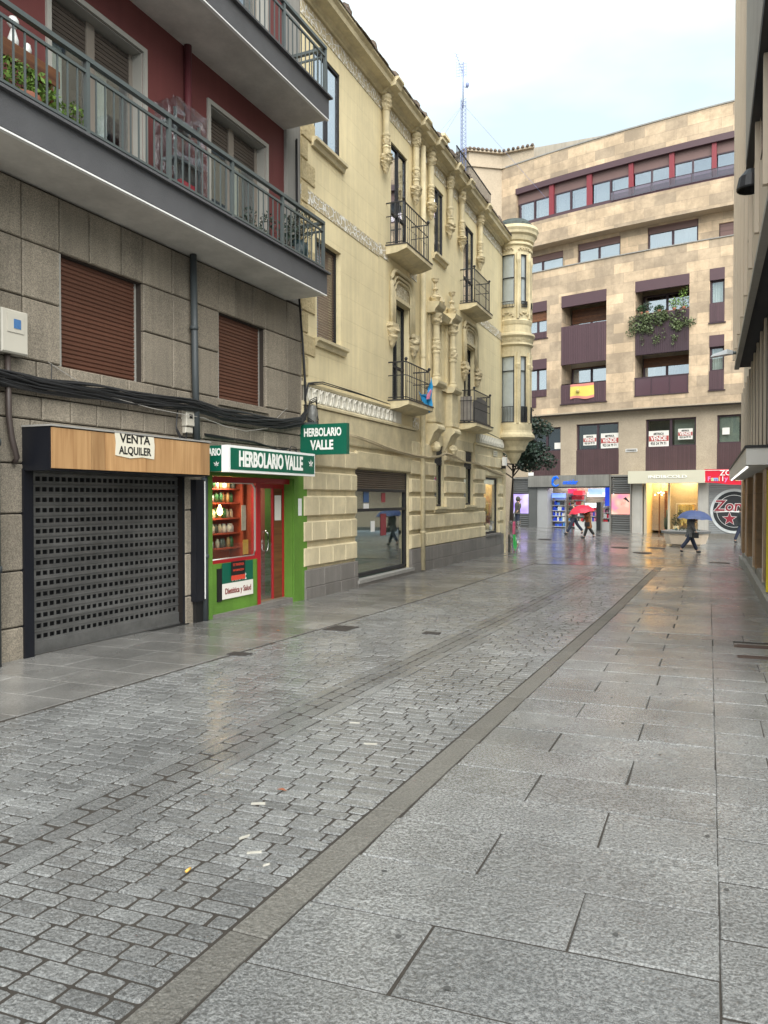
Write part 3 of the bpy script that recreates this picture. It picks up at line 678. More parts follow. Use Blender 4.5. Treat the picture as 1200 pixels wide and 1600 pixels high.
bx('casing', SGREEN, t, (-.16, -.06, -.87, -.01, 2.42, 2.92)); M = MB(); M.text('HERBOLARIO', .185, (-.164, -.43, 2.78), (0, -1, 0), (0, 0, 1), xs=.62, ext=.002, bold=.006); M.text('VALLE', .21, (-.164, -.42, 2.57), (0, -1, 0), (0, 0, 1), xs=.72, ext=.002, bold=.008); M.build('lettering', SIGNW, t)
bx('bracket', STEEL, t, (-.13, -.09, -.3, 0, 2.92, 2.96))
# boxes, pipes, cables
t = thing('electricity_box', 'large cream electricity meter box with blue label at the left wall edge', 'electrical box', F1, (-5.9, 0, 3.1))
M = MB(); M.block(-6.03, -5.72, 3.10, 3.52, 0, -.15, .015, .5); M.build('casing', CREAMB, t); bx('door_panel', CREAMB, t, (-5.97, -5.78, -.158, -.151, 3.30, 3.48)); bx('label', mat('blue_label', (.06, .16, .35), .5, .3, 60), t, (-5.90, -5.82, -.163, -.159, 3.34, 3.43))
t = thing('electricity_box', 'small cream cable junction box on the wall above the plywood fascia', 'electrical box', F1, (-3.1, 0, 2.55))
M = MB(); M.block(-3.21, -3.03, 2.64, 2.85, 0, -.09, .01); M.block(-3.20, -3.05, 2.55, 2.63, 0, -.07, .01); M.build('casing', CREAMB, t); bx('window', BLACK, t, (-3.15, -3.09, -.096, -.091, 2.74, 2.79))
one('drainpipe', PIPEG, F1, (-3.0, -.1, 0), lambda M: (M.tube([(-3.06, -.09, 4.87), (-3.03, -.09, 3.4), (-3.0, -.09, 2.45)], .045, 10), M.tube([(-3.05, -.09, 3.9), (-3.05, -.09, 3.95)], .055, 10)), 'dark grey drainpipe from the lower balcony down to the plywood fascia', 'drainpipe')
one('drainpipe', PIPEG, F1, (-2.8, -.06, 0), lambda M: (M.tube([(-2.80, -.06, 1.98), (-2.80, -.06, .05)], .045, 10), M.tube([(-2.8, -.06, .9), (-2.8, -.06, .95)], .055, 10)), 'grey drainpipe running to the pavement beside the lime green shopfront', 'drainpipe')
one('drainpipe', PIPEG, F1, (-6.0, -.1, 0), lambda M: (M.tube([(-6.12, -.12, 4.8), (-6.12, -.12, -.05)], .065, 12), M.tube([(-6.12, -.12, 1.0), (-6.12, -.12, 1.06)], .078, 12), M.tube([(-6.12, -.12, 2.2), (-6.12, -.12, 2.26)], .078, 12)), 'thick grey drainpipe at the left edge beside the closed shutter', 'drainpipe')
one('conduit', mat('conduit', (.06, .045, .04), .5, .1), F1, (-5.9, -.1, 2), lambda M: M.tube([(-5.90, -.07, 3.1), (-5.89, -.07, 2.5), (-5.86, -.07, 2.3), (-5.80, -.07, 2.1), (-5.81, -.04, 2.05)], .028, 8), 'short dark flexible conduit bent into the wall under the cream meter box', 'cable')
one('drainpipe', mat('pipe_red', (.10, .022, .028), .5, .1), F1, (-3.1, -.05, 7), lambda M: M.tube([(-3.1, -.05, 7.55), (-3.1, -.05, 5.2)], .05, 10), 'dark red drainpipe on the red wall between balcony doors', 'drainpipe')
def strand(pts, n, spread, r, M, sag=.02, seed=1):
    q = random.Random(seed)
    for k in range(n):
        ox, oz, ph = q.uniform(-1, 1)*spread*.5, q.uniform(-1, 1)*spread, q.uniform(0, 6); out = []
        for i in range(len(pts)-1):
            for j in range(4):
                t_ = j/4; p = [pts[i][a]*(1-t_)+pts[i+1][a]*t_ for a in range(3)]
                w_ = math.sin((i+t_)*1.7+ph)*spread*.5; out.append((p[0], p[1]+ox*.6+math.cos((i+t_)*2+ph)*spread*.25, p[2]+oz+w_))
        out.append(pts[-1]); M.tube(out, r*q.uniform(.7, 1.3), 5, q.random())
M = MB(); main = [(-7.5, -.10, 2.86), (-6.03, -.10, 2.86), (-5.58, -.11, 2.84), (-4.8, -.11, 2.87), (-4.2, -.11, 2.88), (-3.14, -.13, 2.91), (-2.44, -.12, 2.86), (-1.64, -.11, 2.86), (-.92, -.1, 2.87), (-.3, -.1, 2.95), (-.12, -.1, 3.1)]
strand(main, 34, .055, .0095, M, seed=3); strand([(-.35, -.06, 7.5), (-.3, -.06, 5.2), (-.18, -.06, 4.4), (-.12, -.08, 3.6), (-.10, -.09, 3.0)], 12, .035, .009, M, seed=4)
M.build('cable_bundle', CABLE, None, F1, (-3, 0, 2.8), 'thick black cable bundle sagging along the granite wall and up its corner', 'cables')
M = MB(); strand([(-5.37, -.03, 3.10), (-4.8, -.1, 2.85), (-3.9, -.12, 2.78), (-2.9, -.13, 2.76), (-2.4, -.13, 2.68), (-1.9, -.12, 2.66), (-1.3, -.1, 2.76), (-.6, -.03, 3.15)], 1, .01, .006, M, seed=2); M.build('loose_cable', mat('grey_cable', (.35, .33, .30), .6, 0), None, F1, (-3, 0, 2.7), 'single pale cable hanging loosely below the black cable bundle', 'cable')
M = MB(); strand([(-2.75, -.03, 2.56), (-2.2, -.04, 2.54), (-1.6, -.05, 2.54), (-1.2, -.05, 2.50), (-.9, -.06, 2.45), (-.6, -.06, 2.5)], 3, .014, .007, M, seed=9); strand([(-.7, -.1, 2.4), (-.6, -.1, 2.52), (-.45, -.1, 2.5), (-.42, -.1, 2.4)], 2, .02, .006, M, seed=5); M.build('loose_cable', CABLE, None, F1, (-2, 0, 2.5), 'tangled dark wires just above the herbalist box sign', 'cable')
M = MB(); strand([(-3.35, -.06, 2.85), (-3.4, -.08, 2.6), (-3.35, -.1, 2.48), (-3.22, -.08, 2.45), (-3.15, -.05, 2.6)], 4, .02, .007, M, seed=6); strand([(-5.35, -.05, 3.1), (-5.36, -.06, 2.9)], 2, .01, .006, M, seed=7); M.build('loose_cable', CABLE, None, F1, (-3.3, 0, 2.5), 'loops of black wire hanging beside the small junction box', 'cable')
t = thing('cable_joint', 'tangled black cable splice box at the meeting of granite and ochre walls', 'cable joint', F1, (0, 0, 3)); M = MB(); M.lathe([(0, 2.93), (.07, 2.95), (.09, 3.1), (.07, 3.25), (0, 3.28)], .05, -.12, 10, lump=.1); M.build('can', mat('splice', (.16, .16, .15), .4, .3, 20), t)
M = MB(); strand([(-.1, -.12, 3.0), (.0, -.2, 2.92), (.12, -.2, 3.0), (.15, -.16, 3.2), (.05, -.2, 3.35), (-.08, -.15, 3.3), (-.1, -.1, 3.1)], 6, .03, .006, M, seed=8); M.build('wires', CABLE, t)
# balcony contents
def potplant(fr_, p, r, h, leaf, label, lr=(.16, .16, .18), n=120, ls=.03, pot=(.25, .09, .05), grp=None):
    t = thing('potted_plant', label, 'plant', fr_, p, grp); M = MB(); M.lathe([(0, 0+p[2]), (r*.75, p[2]), (r, p[2]+h), (r*.85, p[2]+h), (r*.8, p[2]+h*.9), (0, p[2]+h*.9)], p[0], p[1], 10); M.build('pot', mat('pot', pot, .7, .1), t)
    M = MB(); M.leaves((p[0], p[1], p[2]+h+lr[2]*.8), lr, n, ls); M.build('foliage', leaf, t)
    M = MB(); 
    for i in range(5): M.tube([(p[0], p[1], p[2]+h*.8), (p[0]+rnd.uniform(-1, 1)*lr[0]*.5, p[1]+rnd.uniform(-1, 1)*lr[1]*.5, p[2]+h+lr[2]*1.2)], .005, 4)
    M.build('stems', BARK, t); return t
ZB = 5.24
potplant(F1, (-6.0, -.45, ZB), .14, .2, LEAFL, 'bright green bushy plant on the lower balcony at its left end', (.42, .14, .16), 500, .03)
potplant(F1, (-5.45, -.45, ZB), .11, .16, LEAFL, 'light green plant in front of the left balcony door', (.18, .12, .14), 180, .025)
potplant(F1, (-1.15, -.38, ZB), .14, .24, LEAFD, 'dark potted plant on the balcony near its right corner', (.22, .18, .28), 260, .03, (.05, .03, .02))
potplant(F1, (-.82, -.40, ZB), .13, .4, mat('grey_leaf', (.09, .10, .075), .6, .2, tint=.5), 'tall grey green shrub at the right corner of the lower balcony', (.22, .2, .34), 420, .028, (.03, .03, .03))
potplant(F1, (-1.75, -.40, ZB), .12, .2, LEAFD, 'small dark plant before the right balcony door', (.16, .14, .22), 160, .025, (.04, .03, .03))
potplant(F1, (-2.2, -.40, ZB), .10, .16, LEAFD, 'sparse dark plant on lower balcony left of the right door', (.14, .12, .2), 90, .022, (.12, .04, .03))
one('plastic_bag', mat('dark_plastic', (.01, .03, .035), .3, .3, 8, 2, 12), F1, (-.8, -.4, ZB), lambda M: M.ball((-1.0, -.45, ZB+.2), .17, 12, sz=1.2, lump=.3), 'dark bundle wrapped in plastic among plants at the balcony corner', 'bag')
t = thing('covered_rack', 'folded rack wrapped in crumpled clear plastic sheet on the lower balcony', 'rack', F1, (-3.4, -.3, ZB))
PLAS = glass('clear_plastic', (.80, .81, .83), .05, .22)
_n = PLAS.node_tree; _b = _n.nodes.new('ShaderNodeBump'); _q = _n.nodes.new('ShaderNodeTexNoise'); _q.inputs['Scale'].default_value = 9; _q.inputs['Detail'].default_value = 3; _n.links.new(_q.outputs['Fac'], _b.inputs['Height']); _b.inputs['Distance'].default_value = .03
for nd in _n.nodes:
    if nd.type == 'BSDF_GLOSSY': _n.links.new(_b.outputs[0], nd.inputs['Normal'])
M = MB()
for i in range(9):
    for a in (0, 1):
        pass
def crumple(x0, x1, y0, y1, z0, z1, n, amp):
    M = MB(); q = random.Random(5)
    for face in range(4):
        g = {}
        for i in range(n+1):
            for j in range(2*n+1):
                u, v = i/n, j/(2*n); P = [(x0+(x1-x0)*u, y0), (x1, y0+(y1-y0)*u), (x1-(x1-x0)*u, y1), (x0, y1-(y1-y0)*u)][face]
                e = 0 if i in (0, n) else 1
                g[i, j] = (P[0]+q.uniform(-amp, amp)*e, P[1]+q.uniform(-amp, amp)*e, z0+(z1-z0)*v+q.uniform(-amp, amp)*e)
        for i in range(n):
            for j in range(2*n): M.poly([g[i, j], g[i+1, j], g[i+1, j+1]]); M.poly([g[i, j], g[i+1, j+1], g[i, j+1]])
    M.quad((x0, y0, z1), (x1, y0, z1-.12), (x1, y1, z1-.12), (x0, y1, z1)); return M
crumple(-3.92, -3.32, -.52, -.2, ZB, 6.42, 6, .028).build('plastic_cover', PLAS, t)
bx('rack_frame', STEEL, t, (-3.85, -3.82, -.45, -.42, ZB, 6.35), (-3.4, -3.37, -.45, -.42, ZB, 6.3), (-3.85, -3.37, -.46, -.25, 5.75, 5.78), (-3.85, -3.37, -.46, -.25, 6.2, 6.23)); bx('red_cloth', mat('red_cloth', (.45, .01, .03), .8, .2, 20), t, (-3.72, -3.45, -.42, -.28, ZB+.05, 5.55)); bx('dark_bag', BLACK, t, (-3.7, -3.45, -.42, -.3, 5.55, 5.75))
t = thing('plant_shelf', 'dark wooden bench with ornaments on the balcony at the far left', 'shelf', F1, (-6.0, -.3, ZB)); M = MB()
for i in range(3): M.box(-6.5, -5.6, -.45+i*.1, -.37+i*.1, 5.84, 5.87)
for a in (-6.4, -5.7): M.box(a, a+.03, -.45, -.15, ZB, 5.84)
M.box(-6.5, -5.6, -.46, -.44, 5.70, 5.86); M.build('bench', WOODB, t)
M = MB(); M.ball((-6.02, -.32, 6.14), .055, 10, sz=1.1); M.lathe([(.0, 5.87), (.045, 5.87), (.05, 5.98), (.02, 6.08)], -6.02, -.32, 10); M.ball((-5.86, -.32, 5.97), .04, 8, sz=1.8); M.build('ornament', mat('porcelain', (.6, .62, .60), .3, .2, 15), None, F1, (-6, -.3, 5.87), 'white porcelain ornaments standing on the balcony bench', 'ornament')
# ------------------------------------------------------------------ ochre building
O = thing('ochre_building', 'ochre rendered corner building with rusticated base, iron balconies and moulded cornice', 'building', F2, (7, 0, 0))
ZC = 9.97
GA = (2.04, 4.93, .05, 2.27, .13); S1 = (6.76, 7.48, 1.5, 3.04, .12); S2 = (9.31, 10.2, 1.52, 3.04, .12); S3 = (11.43, 13.12, .60, 2.36, .10)
WF1 = (.46, 1.42, 4.47, 6.2, .15); WF2 = (.36, 1.37, 7.83, 9.42, .06)
DA1 = (3.98, 4.95, 3.78, 5.98, .17); DA2 = (3.87, 4.85, 7.03, 9.3, .09); DB1 = (9.3, 10.35, 3.78, 6.0, .17); DB2 = (9.21, 10.25, 7.06, 9.36, .07)
WM2 = (6.70, 7.45, 7.76, 9.44, .08); WM1 = (6.75, 7.35, 4.6, 6.12, .12)
TAL = [GA, S1, S2, S3, WF1, WF2, DA1, DA2, DB1, DB2, WM2, WM1]
M = MB(); M.wall(-.12, 13.72, 3.3, ZC, 0, [h for h in TAL if h[2] > 3.3]); M.build('wall', OCH, O)
M = MB(); M.wall(-.12, 13.72, -.5, 3.3, 0, [h for h in TAL if h[2] < 3.3]); M.build('lower_wall', OCHT, O)
bx('core', OCHT, O, (-.12, 13.7, .5, 8, -.5, 10.9), (13.72, 13.74, 0, 8, -.5, 10.0))
M = MB(); M.wall(-.12, 13.72, ZC, 10.3, 0); M.build('upper_wall', OCHT, O)
# plinth
M = MB()
for a, b in ((-.10, 2.02), (4.97, 13.68)):
    x = a; M = MB()
    while x < b-.02:
        x1 = min(x+rnd.uniform(.55, .9), b); zt = .50 if x < 2 else .54
        if x > 11.3 and x < 13.2: zt = .58
        M.block(x+.004, x1-.004, -.4, .2, .0, -.085, .008, rnd.random()); M.block(x+.004, x1-.004, .205, zt, .0, -.075, .008, rnd.random()); x = x1
    M.build('plinth', PLIN, O)
M = MB()
def course(z0, z1, spans, w_=.52, ph=0, dep=.055):
    for a, b in spans:
        n = max(1, round((b-a)/w_)); e = [a+(b-a)*i/n for i in range(n+1)]
        if ph and n > 1: e = [a]+[p+(b-a)/n*.5 for p in e[:-1]]+[b]
        M.prism([(0, z0), (-dep+.025, z0), (-dep, z0+.02), (-dep, z1-.02), (-dep+.025, z1), (0, z1)], 0, a, b, .5)
        for p, q in zip(e[:-1], e[1:]): M.block(p+.008, q-.008, z0+.012, z1-.012, -dep+.012, -dep-.012, .012, rnd.random(), .003)
SPANS = [(-.12, 2.0), (4.97, 6.72), (7.52, 9.27), (10.24, 11.4), (13.14, 13.68)]
course(.55, .88, [(-.12, 2.0), (4.97, 11.4), (13.14, 13.68)]); course(.97, 1.32, [(-.12, 2.0), (4.97, 11.4), (13.14, 13.68)], ph=1)
course(1.40, 1.75, SPANS); course(1.84, 2.16, SPANS, ph=1)
course(2.25, 2.58, [(-.12, 2.0), (4.97, 6.72), (7.52, 9.27), (10.24, 11.4)]); course(2.68, 3.02, [(5.0, 6.72), (7.52, 9.27), (10.24, 13.68)], ph=1)
M.build('rusticated_blocks', RUST, O)
M = MB(); M.prism([(0, 2.29), (-.05, 2.29), (-.06, 2.31), (-.06, 2.60), (-.03, 2.62), (0, 2.62)], 0, 2.0, 4.97); M.prism([(0, 2.40), (-.05, 2.40), (-.06, 2.42), (-.06, 2.60), (0, 2.62)], 0, 11.4, 13.68)
M.prism([(0, 2.70), (-.04, 2.70), (-.05, 2.73), (-.05, 3.24), (0, 3.26)], 0, -.12, 5.3); M.prism([(0, 3.25), (-.08, 3.26), (-.08, 3.30), (-.05, 3.33), (0, 3.33)], 0, -.12, 5.3); M.prism([(0, 3.58), (-.06, 3.59), (-.075, 3.63), (0, 3.66)], 0, -.12, 5.3)
M.prism([(0, 3.02), (-.03, 3.02), (-.03, 3.28), (0, 3.28)], 0, 10.3, 13.68); M.prism([(0, 3.27), (-.09, 3.28), (-.09, 3.33), (0, 3.34)], 0, 10.3, 13.68)
M.build('string_courses', OCHT, O)
M = MB()
for i in range(17):
    cx = .12+i*.235; pts = [(cx+.085*math.cos(a*.5236), -.055, 3.455+.115*math.sin(a*.5236)) for a in range(13)]; M.tube(pts, .014, 5)
    for sx in (-1, 1): M.tube([(cx+.118*1, -.055, 3.455+sx*.12), (cx+.118, -.058, 3.455+sx*.04)], .014, 5)
for i in range(15): M.prism([(-.02, 3.34), (-.11, 3.36), (-.12, 3.45), (-.07, 3.62), (-.02, 3.64)], 0, 10.55+i*.205, 10.55+i*.205+.13)
M.build('balustrade_relief', WRING, O)
bx('relief_ground', WRING, O, (-.05, 4.4, -.035, 0, 3.335, 3.585), (10.5, 13.66, -.045, 0, 3.34, 3.6))
M = MB(); F_ = ((-.12, 3.2, 6.66, 6.90), (3.2, 3.7, 6.70, 6.95), (5.0, 5.45, 6.72, 7.0), (10.5, 13.68, 6.90, 7.17), (-.12, 13.68, 9.70, 9.95), (5.2, 5.6, 3.3, 3.58))
for a, b, c, d in F_: M.box(a, b, -.012, 0, c, d)
M.build('painted_frieze', REL, O)
M = MB()                                           # quoins
for i in range(14):
    z = 3.75+i*.36
    if z > 8.1: break
    M.block(-.11, .36 if i % 2 else .10, z+.01, z+.34, 0, -.028, .01)
M.build('quoins', OCHV, O)
# openings
def sash(h, name='window', mull=1, sill=True, panes=GLASS, blind=None, col=DARK, curtain=True, rail=None):
    a, b, c, d, dp = h; f = bx('window', col, O, (a, a+.05, dp-.05, dp, c, d), (b-.05, b, dp-.05, dp, c, d), (a, b, dp-.05, dp, d-.05, d), (a, b, dp-.05, dp, c, c+.05), *([((a+b)/2-.025, (a+b)/2+.025, dp-.055, dp, c, d)] if mull else []), *([(a, b, dp-.055, dp, rail, rail+.05)] if rail else []))
    bx('pane', panes, f, (a+.05, b-.05, dp-.02, dp-.014, c+.05, d-.05)); bx('room', DARK, f, (a, b, dp+.3, dp+.32, c, d))
    if curtain: bx('curtain', CURT, f, (a+.06, b-.06, dp+.08, dp+.09, c+.05, d-.05))
    if sill:
        M = MB(); M.prism([(.05, c-.16), (-.05, c-.15), (-.07, c-.08), (-.12, c-.06), (-.12, c-.01), (.05, c-.01)], 0, a-.12, b+.12); M.build('sill', OCHT, f)
    return f
f = sash(WF1, mull=0, curtain=False)
M = MB()
for i in range(36): z = 4.50+i*.046; M.prism([(.14, z), (.125, z+.02), (.125, z+.036), (.14, z+.044)], 0, .49, 1.39, rnd.random())
M.build('shutter', mat('brown_slats', (.14, .085, .06), .5, .05, tint=.1), f)
sash(WF2, panes=GLASSR, curtain=False); sash(WM2, panes=GLASS, curtain=False, col=IRON); sash(WM1, mull=0, curtain=False)
for h in (DA1, DB1, DA2, DB2): sash(h, sill=False, panes=GLASSR if h in (DA2, DB2) else GLASS, curtain=False, rail=h[2]+.8)
for h in (S1, S2):
    f = sash(h, mull=0, curtain=False, panes=glass('small_glass', (.5, .6, .6), .12)); M = MB()
    for i in range(12): M.box(h[0]+.05, h[1]-.05, .03, .055, 2.55+i*.04, 2.55+i*.04+.03)
    M.build('blind', DARK, f)
f = bx('shop_window', DARK, O, (2.04, 2.10, .05, .13, .15, 2.27), (4.84, 4.93, .05, .13, .15, 2.27), (2.04, 4.93, .05, .13, .15, .22), (2.04, 4.93, .05, .13, 1.44, 1.50), (2.04, 4.93, .05, .15, 1.84, 1.9))
bx('pane', glass('shop_glass2', (.62, .72, .70), .13), f, (2.10, 4.84, .09, .095, .2, 1.9))
M = MB()
for i in range(9): z = 1.88+i*.043; M.prism([(.07, z), (.05, z+.018), (.05, z+.034), (.07, z+.042)], 0, 2.06, 4.88, rnd.random())
M.build('roller_blind', mat('bronze_slats', (.13, .10, .075), .45, .05, tint=.15, metal=.3), f)
bx('sill', PLIN, f, (1.98, 5.0, -.10, .13, -.2, .06)); bx('sill_top', GREYR, f, (1.97, 5.02, -.12, .07, .062, .13))
bx('interior_wall', mat('interior_teal', (.20, .26, .24), .8, .1), f, (2.0, 5, 1.6, 1.62, -.2, 2.3), (2.0, 5, .14, 1.6, .02, .04), (3.1, 3.9, .7, .74, .1, 1.42))
M = MB(); M.prism([(2.15, .2), (2.75, .2), (2.7, 1.2), (2.5, 1.35), (2.3, 1.1)], 1, .60, .64); M.build('draped_cloth', mat('cloth_beige', (.38, .36, .27), .9, .3, 4, 1, 6), f)
for i, (a, c, w_, h_, m_, lb) in enumerate(((2.62, 1.62, .26, .24, mat('bl', (.03, .09, .22), .5, .1), 'blue sticker at the top left of the wide shop window'), (2.62, 1.5, .26, .10, WHITE, 'white card under the blue sticker in the shop window'), (3.55, 1.62, .2, .2, mat('rd', (.25, .02, .03), .5, .1), 'small red sign near the top of the wide shop window'), (3.50, .92, .3, .46, mat('rd2', (.22, .02, .03), .5, .15), 'red for rent poster below the middle bar of the shop window'), (2.98, 1.02, .2, .22, WHITE, 'white sheet stuck to the glass of the wide shop window'))):
    poster('window_sticker', F2, a, a+w_, .086, c, c+h_, m_, lb, 'sticker')
f = bx('shop_window', DARK, O, (11.43, 11.48, .04, .1, .6, 2.36), (13.04, 13.12, .04, .1, .6, 2.36), (11.43, 13.12, .04, .1, .6, .66), (11.43, 13.12, .04, .1, 2.3, 2.36))
bx('pane', GLASS, f, (11.48, 13.04, .06, .065, .66, 2.3)); bx('interior', mat('int_green', (.05, .08, .07), .7, .2), f, (11.4, 13.15, .9, .95, .5, 2.4)); bx('sill', PLIN, f, (11.38, 13.2, -.11, .1, .535, .6))
M = MB(); M.prism([(11.6, .95), (12.5, .85), (12.6, 1.5), (12.3, 1.8), (11.9, 1.75), (11.6, 1.95)], 1, .085, .09); M.build('window_poster', mat('coral', (.55, .08, .09), .6, .3, 3), None, F2, (12, .2, .9), 'coral and white poster with a figure in the corner shop window', 'poster')
M = MB(); M.prism([(11.9, 1.2), (12.3, 1.25), (12.35, 1.5), (12.1, 1.65), (11.85, 1.5)], 1, .079, .083); M.build('poster_figure', mat('greyfig', (.12, .10, .11), .6, .3, 5), None, F2, (12, .2, 1.2), 'dark figure cut-out on the coral poster in the corner window', 'poster')
# cornice with breaks
M = MB()
def corn(a, b, o=0):
    M.prism([(.02, ZC), (-.05-o, ZC), (-.06-o, ZC+.04), (-.10-o, ZC+.06), (-.12-o, ZC+.10), (-.28-o, ZC+.12), (-.30-o, ZC+.2), (-.35-o, ZC+.24), (-.35-o, ZC+.28), (.02, ZC+.30)], 0, a, b)
CS = (3.36, 5.15, 6.2, 7.7, 8.75, 10.62)
e = -.12
for c in CS: corn(e, c-.16); corn(c-.16, c+.16, .09); e = c+.16
corn(e, 13.9); M.build('cornice', OCHT, O)
M = MB(); x = -.1
while x < 13.7:
    l = rnd.uniform(.16, .26); M.prism([(-.38+rnd.uniform(-.02, .02), ZC+.28), (-.36, ZC+.31+rnd.uniform(0, .05)), (.5, ZC+.62), (.5, ZC+.5)], 0, x, x+l-.01, rnd.random()); x += l
for a in (1.0, 2.2, 3.36, 4.6, 5.15, 6.2, 7.2, 8.75, 10.6, 12.1): M.lathe([(.0, ZC+.56), (.09, ZC+.50), (.13, ZC+.40), (.12, ZC+.28)], a+.1, -.22, 8, lump=.3)
M.build('roof_tiles', ROOFM, O)
# colonettes hung below the cornice
for c in CS:
    M = MB(); k = .072
    M.lathe([(k*1.5, ZC+.02), (k*1.6, ZC-.05), (k*1.1, ZC-.10), (k*1.5, ZC-.14), (k*1.35, ZC-.22), (k*1.0, ZC-.27), (k*1.25, ZC-.29), (k, ZC-.31), (k*.95, ZC-.75), (k*1.2, ZC-.77), (k*1.2, ZC-.81), (k, ZC-.83), (k*1.05, ZC-.92), (k, ZC-1.02), (k*1.25, ZC-1.05), (k, ZC-1.08), (k, ZC-1.18)], c, -.10, 16, sm=False)
    o = M.build('colonette', OCHT, O); M = MB(); M.lathe([(k, ZC-1.16), (k*1.8, ZC-1.20), (k*1.9, ZC-1.26), (k*1.5, ZC-1.30), (k*1.7, ZC-1.34), (k*1.0, ZC-1.42), (k*.9, ZC-1.48), (k*.4, ZC-1.56), (0, ZC-1.60)], c, -.10, 8, lump=.45)
    M.lathe([(k*1.2, ZC-.08), (k*1.6, ZC-.13), (k*1.5, ZC-.2), (k*1.1, ZC-.26)], c, -.10, 9, lump=.5); M.lathe([(k*1.1, ZC-.86), (k*1.25, ZC-.9), (k*1.1, ZC-1.0)], c, -.10, 8, lump=.4); M.build('carved_bracket', CARV, o)
# middle bay
M = MB(); 
for c in (6.42, 7.76):
    M.box(c-.24, c+.24, -.22, 0, 3.5, 4.4); M.prism([(0, 4.4), (-.26, 4.4), (-.32, 4.48), (-.32, 4.54), (0, 4.58)], 0, c-.32, c+.32); M.prism([(0, 3.5), (-.26, 3.5), (-.30, 3.44), (-.30, 3.38), (-.20, 3.30), (-.12, 3.12), (-.05, 2.95), (0, 2.9)], 0, c-.28, c+.28); M.box(c-.27, c+.27, -.25, 0, 3.55, 3.62)
    M.box(c-.16, c+.16, -.06, 0, 4.58, 6.2); M.prism([(0, 6.18), (-.20, 6.18), (-.22, 6.25), (-.30, 6.33), (-.33, 6.42), (0, 6.46)], 0, c-.27, c+.27); M.lathe([(.0, 3.1), (.10, 3.05), (.13, 2.95), (.08, 2.86), (0, 2.84)], c, -.16, 8, lump=.3)
M.box(6.6, 7.6, -.10, 0, 4.42, 4.56); M.prism([(0, 6.16), (-.12, 6.16), (-.20, 6.3), (0, 6.34)], 0, 6.66, 7.52); M.box(6.6, 7.6, -.04, 0, 3.5, 4.4)
b_ = M.build('bay_frame', OCHT, O)
for c in (6.42, 7.76):
    M = MB(); k = .085; M.lathe([(k*1.4, 4.56), (k*1.4, 4.62), (k*1.1, 4.66), (k*1.2, 4.7), (k, 4.72), (k, 5.22), (k*1.2, 5.24), (k*1.2, 5.28), (k*1.05, 5.30), (k*1.2, 5.36), (k*1.05, 5.42), (k*1.25, 5.48), (k*1.05, 5.54), (k*1.2, 5.58), (k, 5.60), (k*.9, 5.9), (k*1.1, 5.92), (k*1.1, 5.95), (k*1.5, 6.0), (k*1.3, 6.05), (k*1.6, 6.14), (k*1.6, 6.19)], c, -.16, 18, sm=False)
    o = M.build('column', OCHT, b_)
    M = MB(); M.lathe([(k*1.05, 5.30), (k*1.3, 5.36), (k*1.2, 5.5), (k*1.05, 5.56)], c, -.16, 9, lump=.45); M.lathe([(k*1.1, 5.94), (k*1.6, 6.0), (k*1.4, 6.07), (k*1.7, 6.15)], c, -.16, 9, lump=.45); M.build('carving', CARV, b_)
    M = MB(); M.lathe([(.0, 6.44), (.09, 6.46), (.12, 6.55), (.14, 6.60), (.06, 6.64), (.04, 6.74), (.08, 6.78), (.03, 6.83), (.03, 6.92), (.07, 6.97), (.09, 7.04), (0, 7.06)], c, -.13, 8, lump=.25); M.build('finial', CARV, b_)
M = MB(); M.lathe([(0, 6.4), (.12, 6.44), (.15, 6.55), (.10, 6.66), (.06, 6.72), (0, 6.8)], 6.78, -.10, 8, lump=.5); M.build('urn', CARV, b_)
# moulded arches over first floor doors
for c, z in ((4.46, 0), (9.82, .06)):
    M = MB(); w_, zt = .66, 6.62+z
    for o_, r_ in ((0, .045), (-.11, .032), (-.19, .022)):
        q = w_+o_; pts = [(c-q, -.05, 5.35+z)]+[(c-q+ (.28)*(1-math.cos(R(a))), -.05, zt+o_-.30+.28*math.sin(R(a))) for a in (0, 22, 45, 68, 90)]+[(c+q-.28*(1-math.cos(R(a))), -.05, zt+o_-.30+.28*math.sin(R(a))) for a in (90, 68, 45, 22, 0)]+[(c+q, -.05, 5.35+z)]
        M.tube(pts, r_, 6)
    M.box(c-.56, c+.56, -.06, 0, 5.98+z, 6.06+z); a_ = M.build('arch_moulding', OCHT, O)
    M = MB(); M.box(c-.44, c+.44, -.02, 0, 6.07+z, 6.36+z); M.build('arch_relief', relief('arch_rel', (.50, .42, .27), (.74, .68, .52), 11, .1), a_)
    M = MB()
    for sx in (-1, 1): M.box(c+sx*.66-.16, c+sx*.66+.16, -.14, 0, 5.34+z, 5.42+z); M.lathe([(.0, 5.36+z), (.13, 5.34+z), (.15, 5.24+z), (.11, 5.18+z), (.13, 5.12+z), (.07, 5.02+z), (.05, 4.95+z), (0, 4.88+z)], c+sx*.66, -.06, 8, lump=.4)
    M.build('console', CARV, a_)
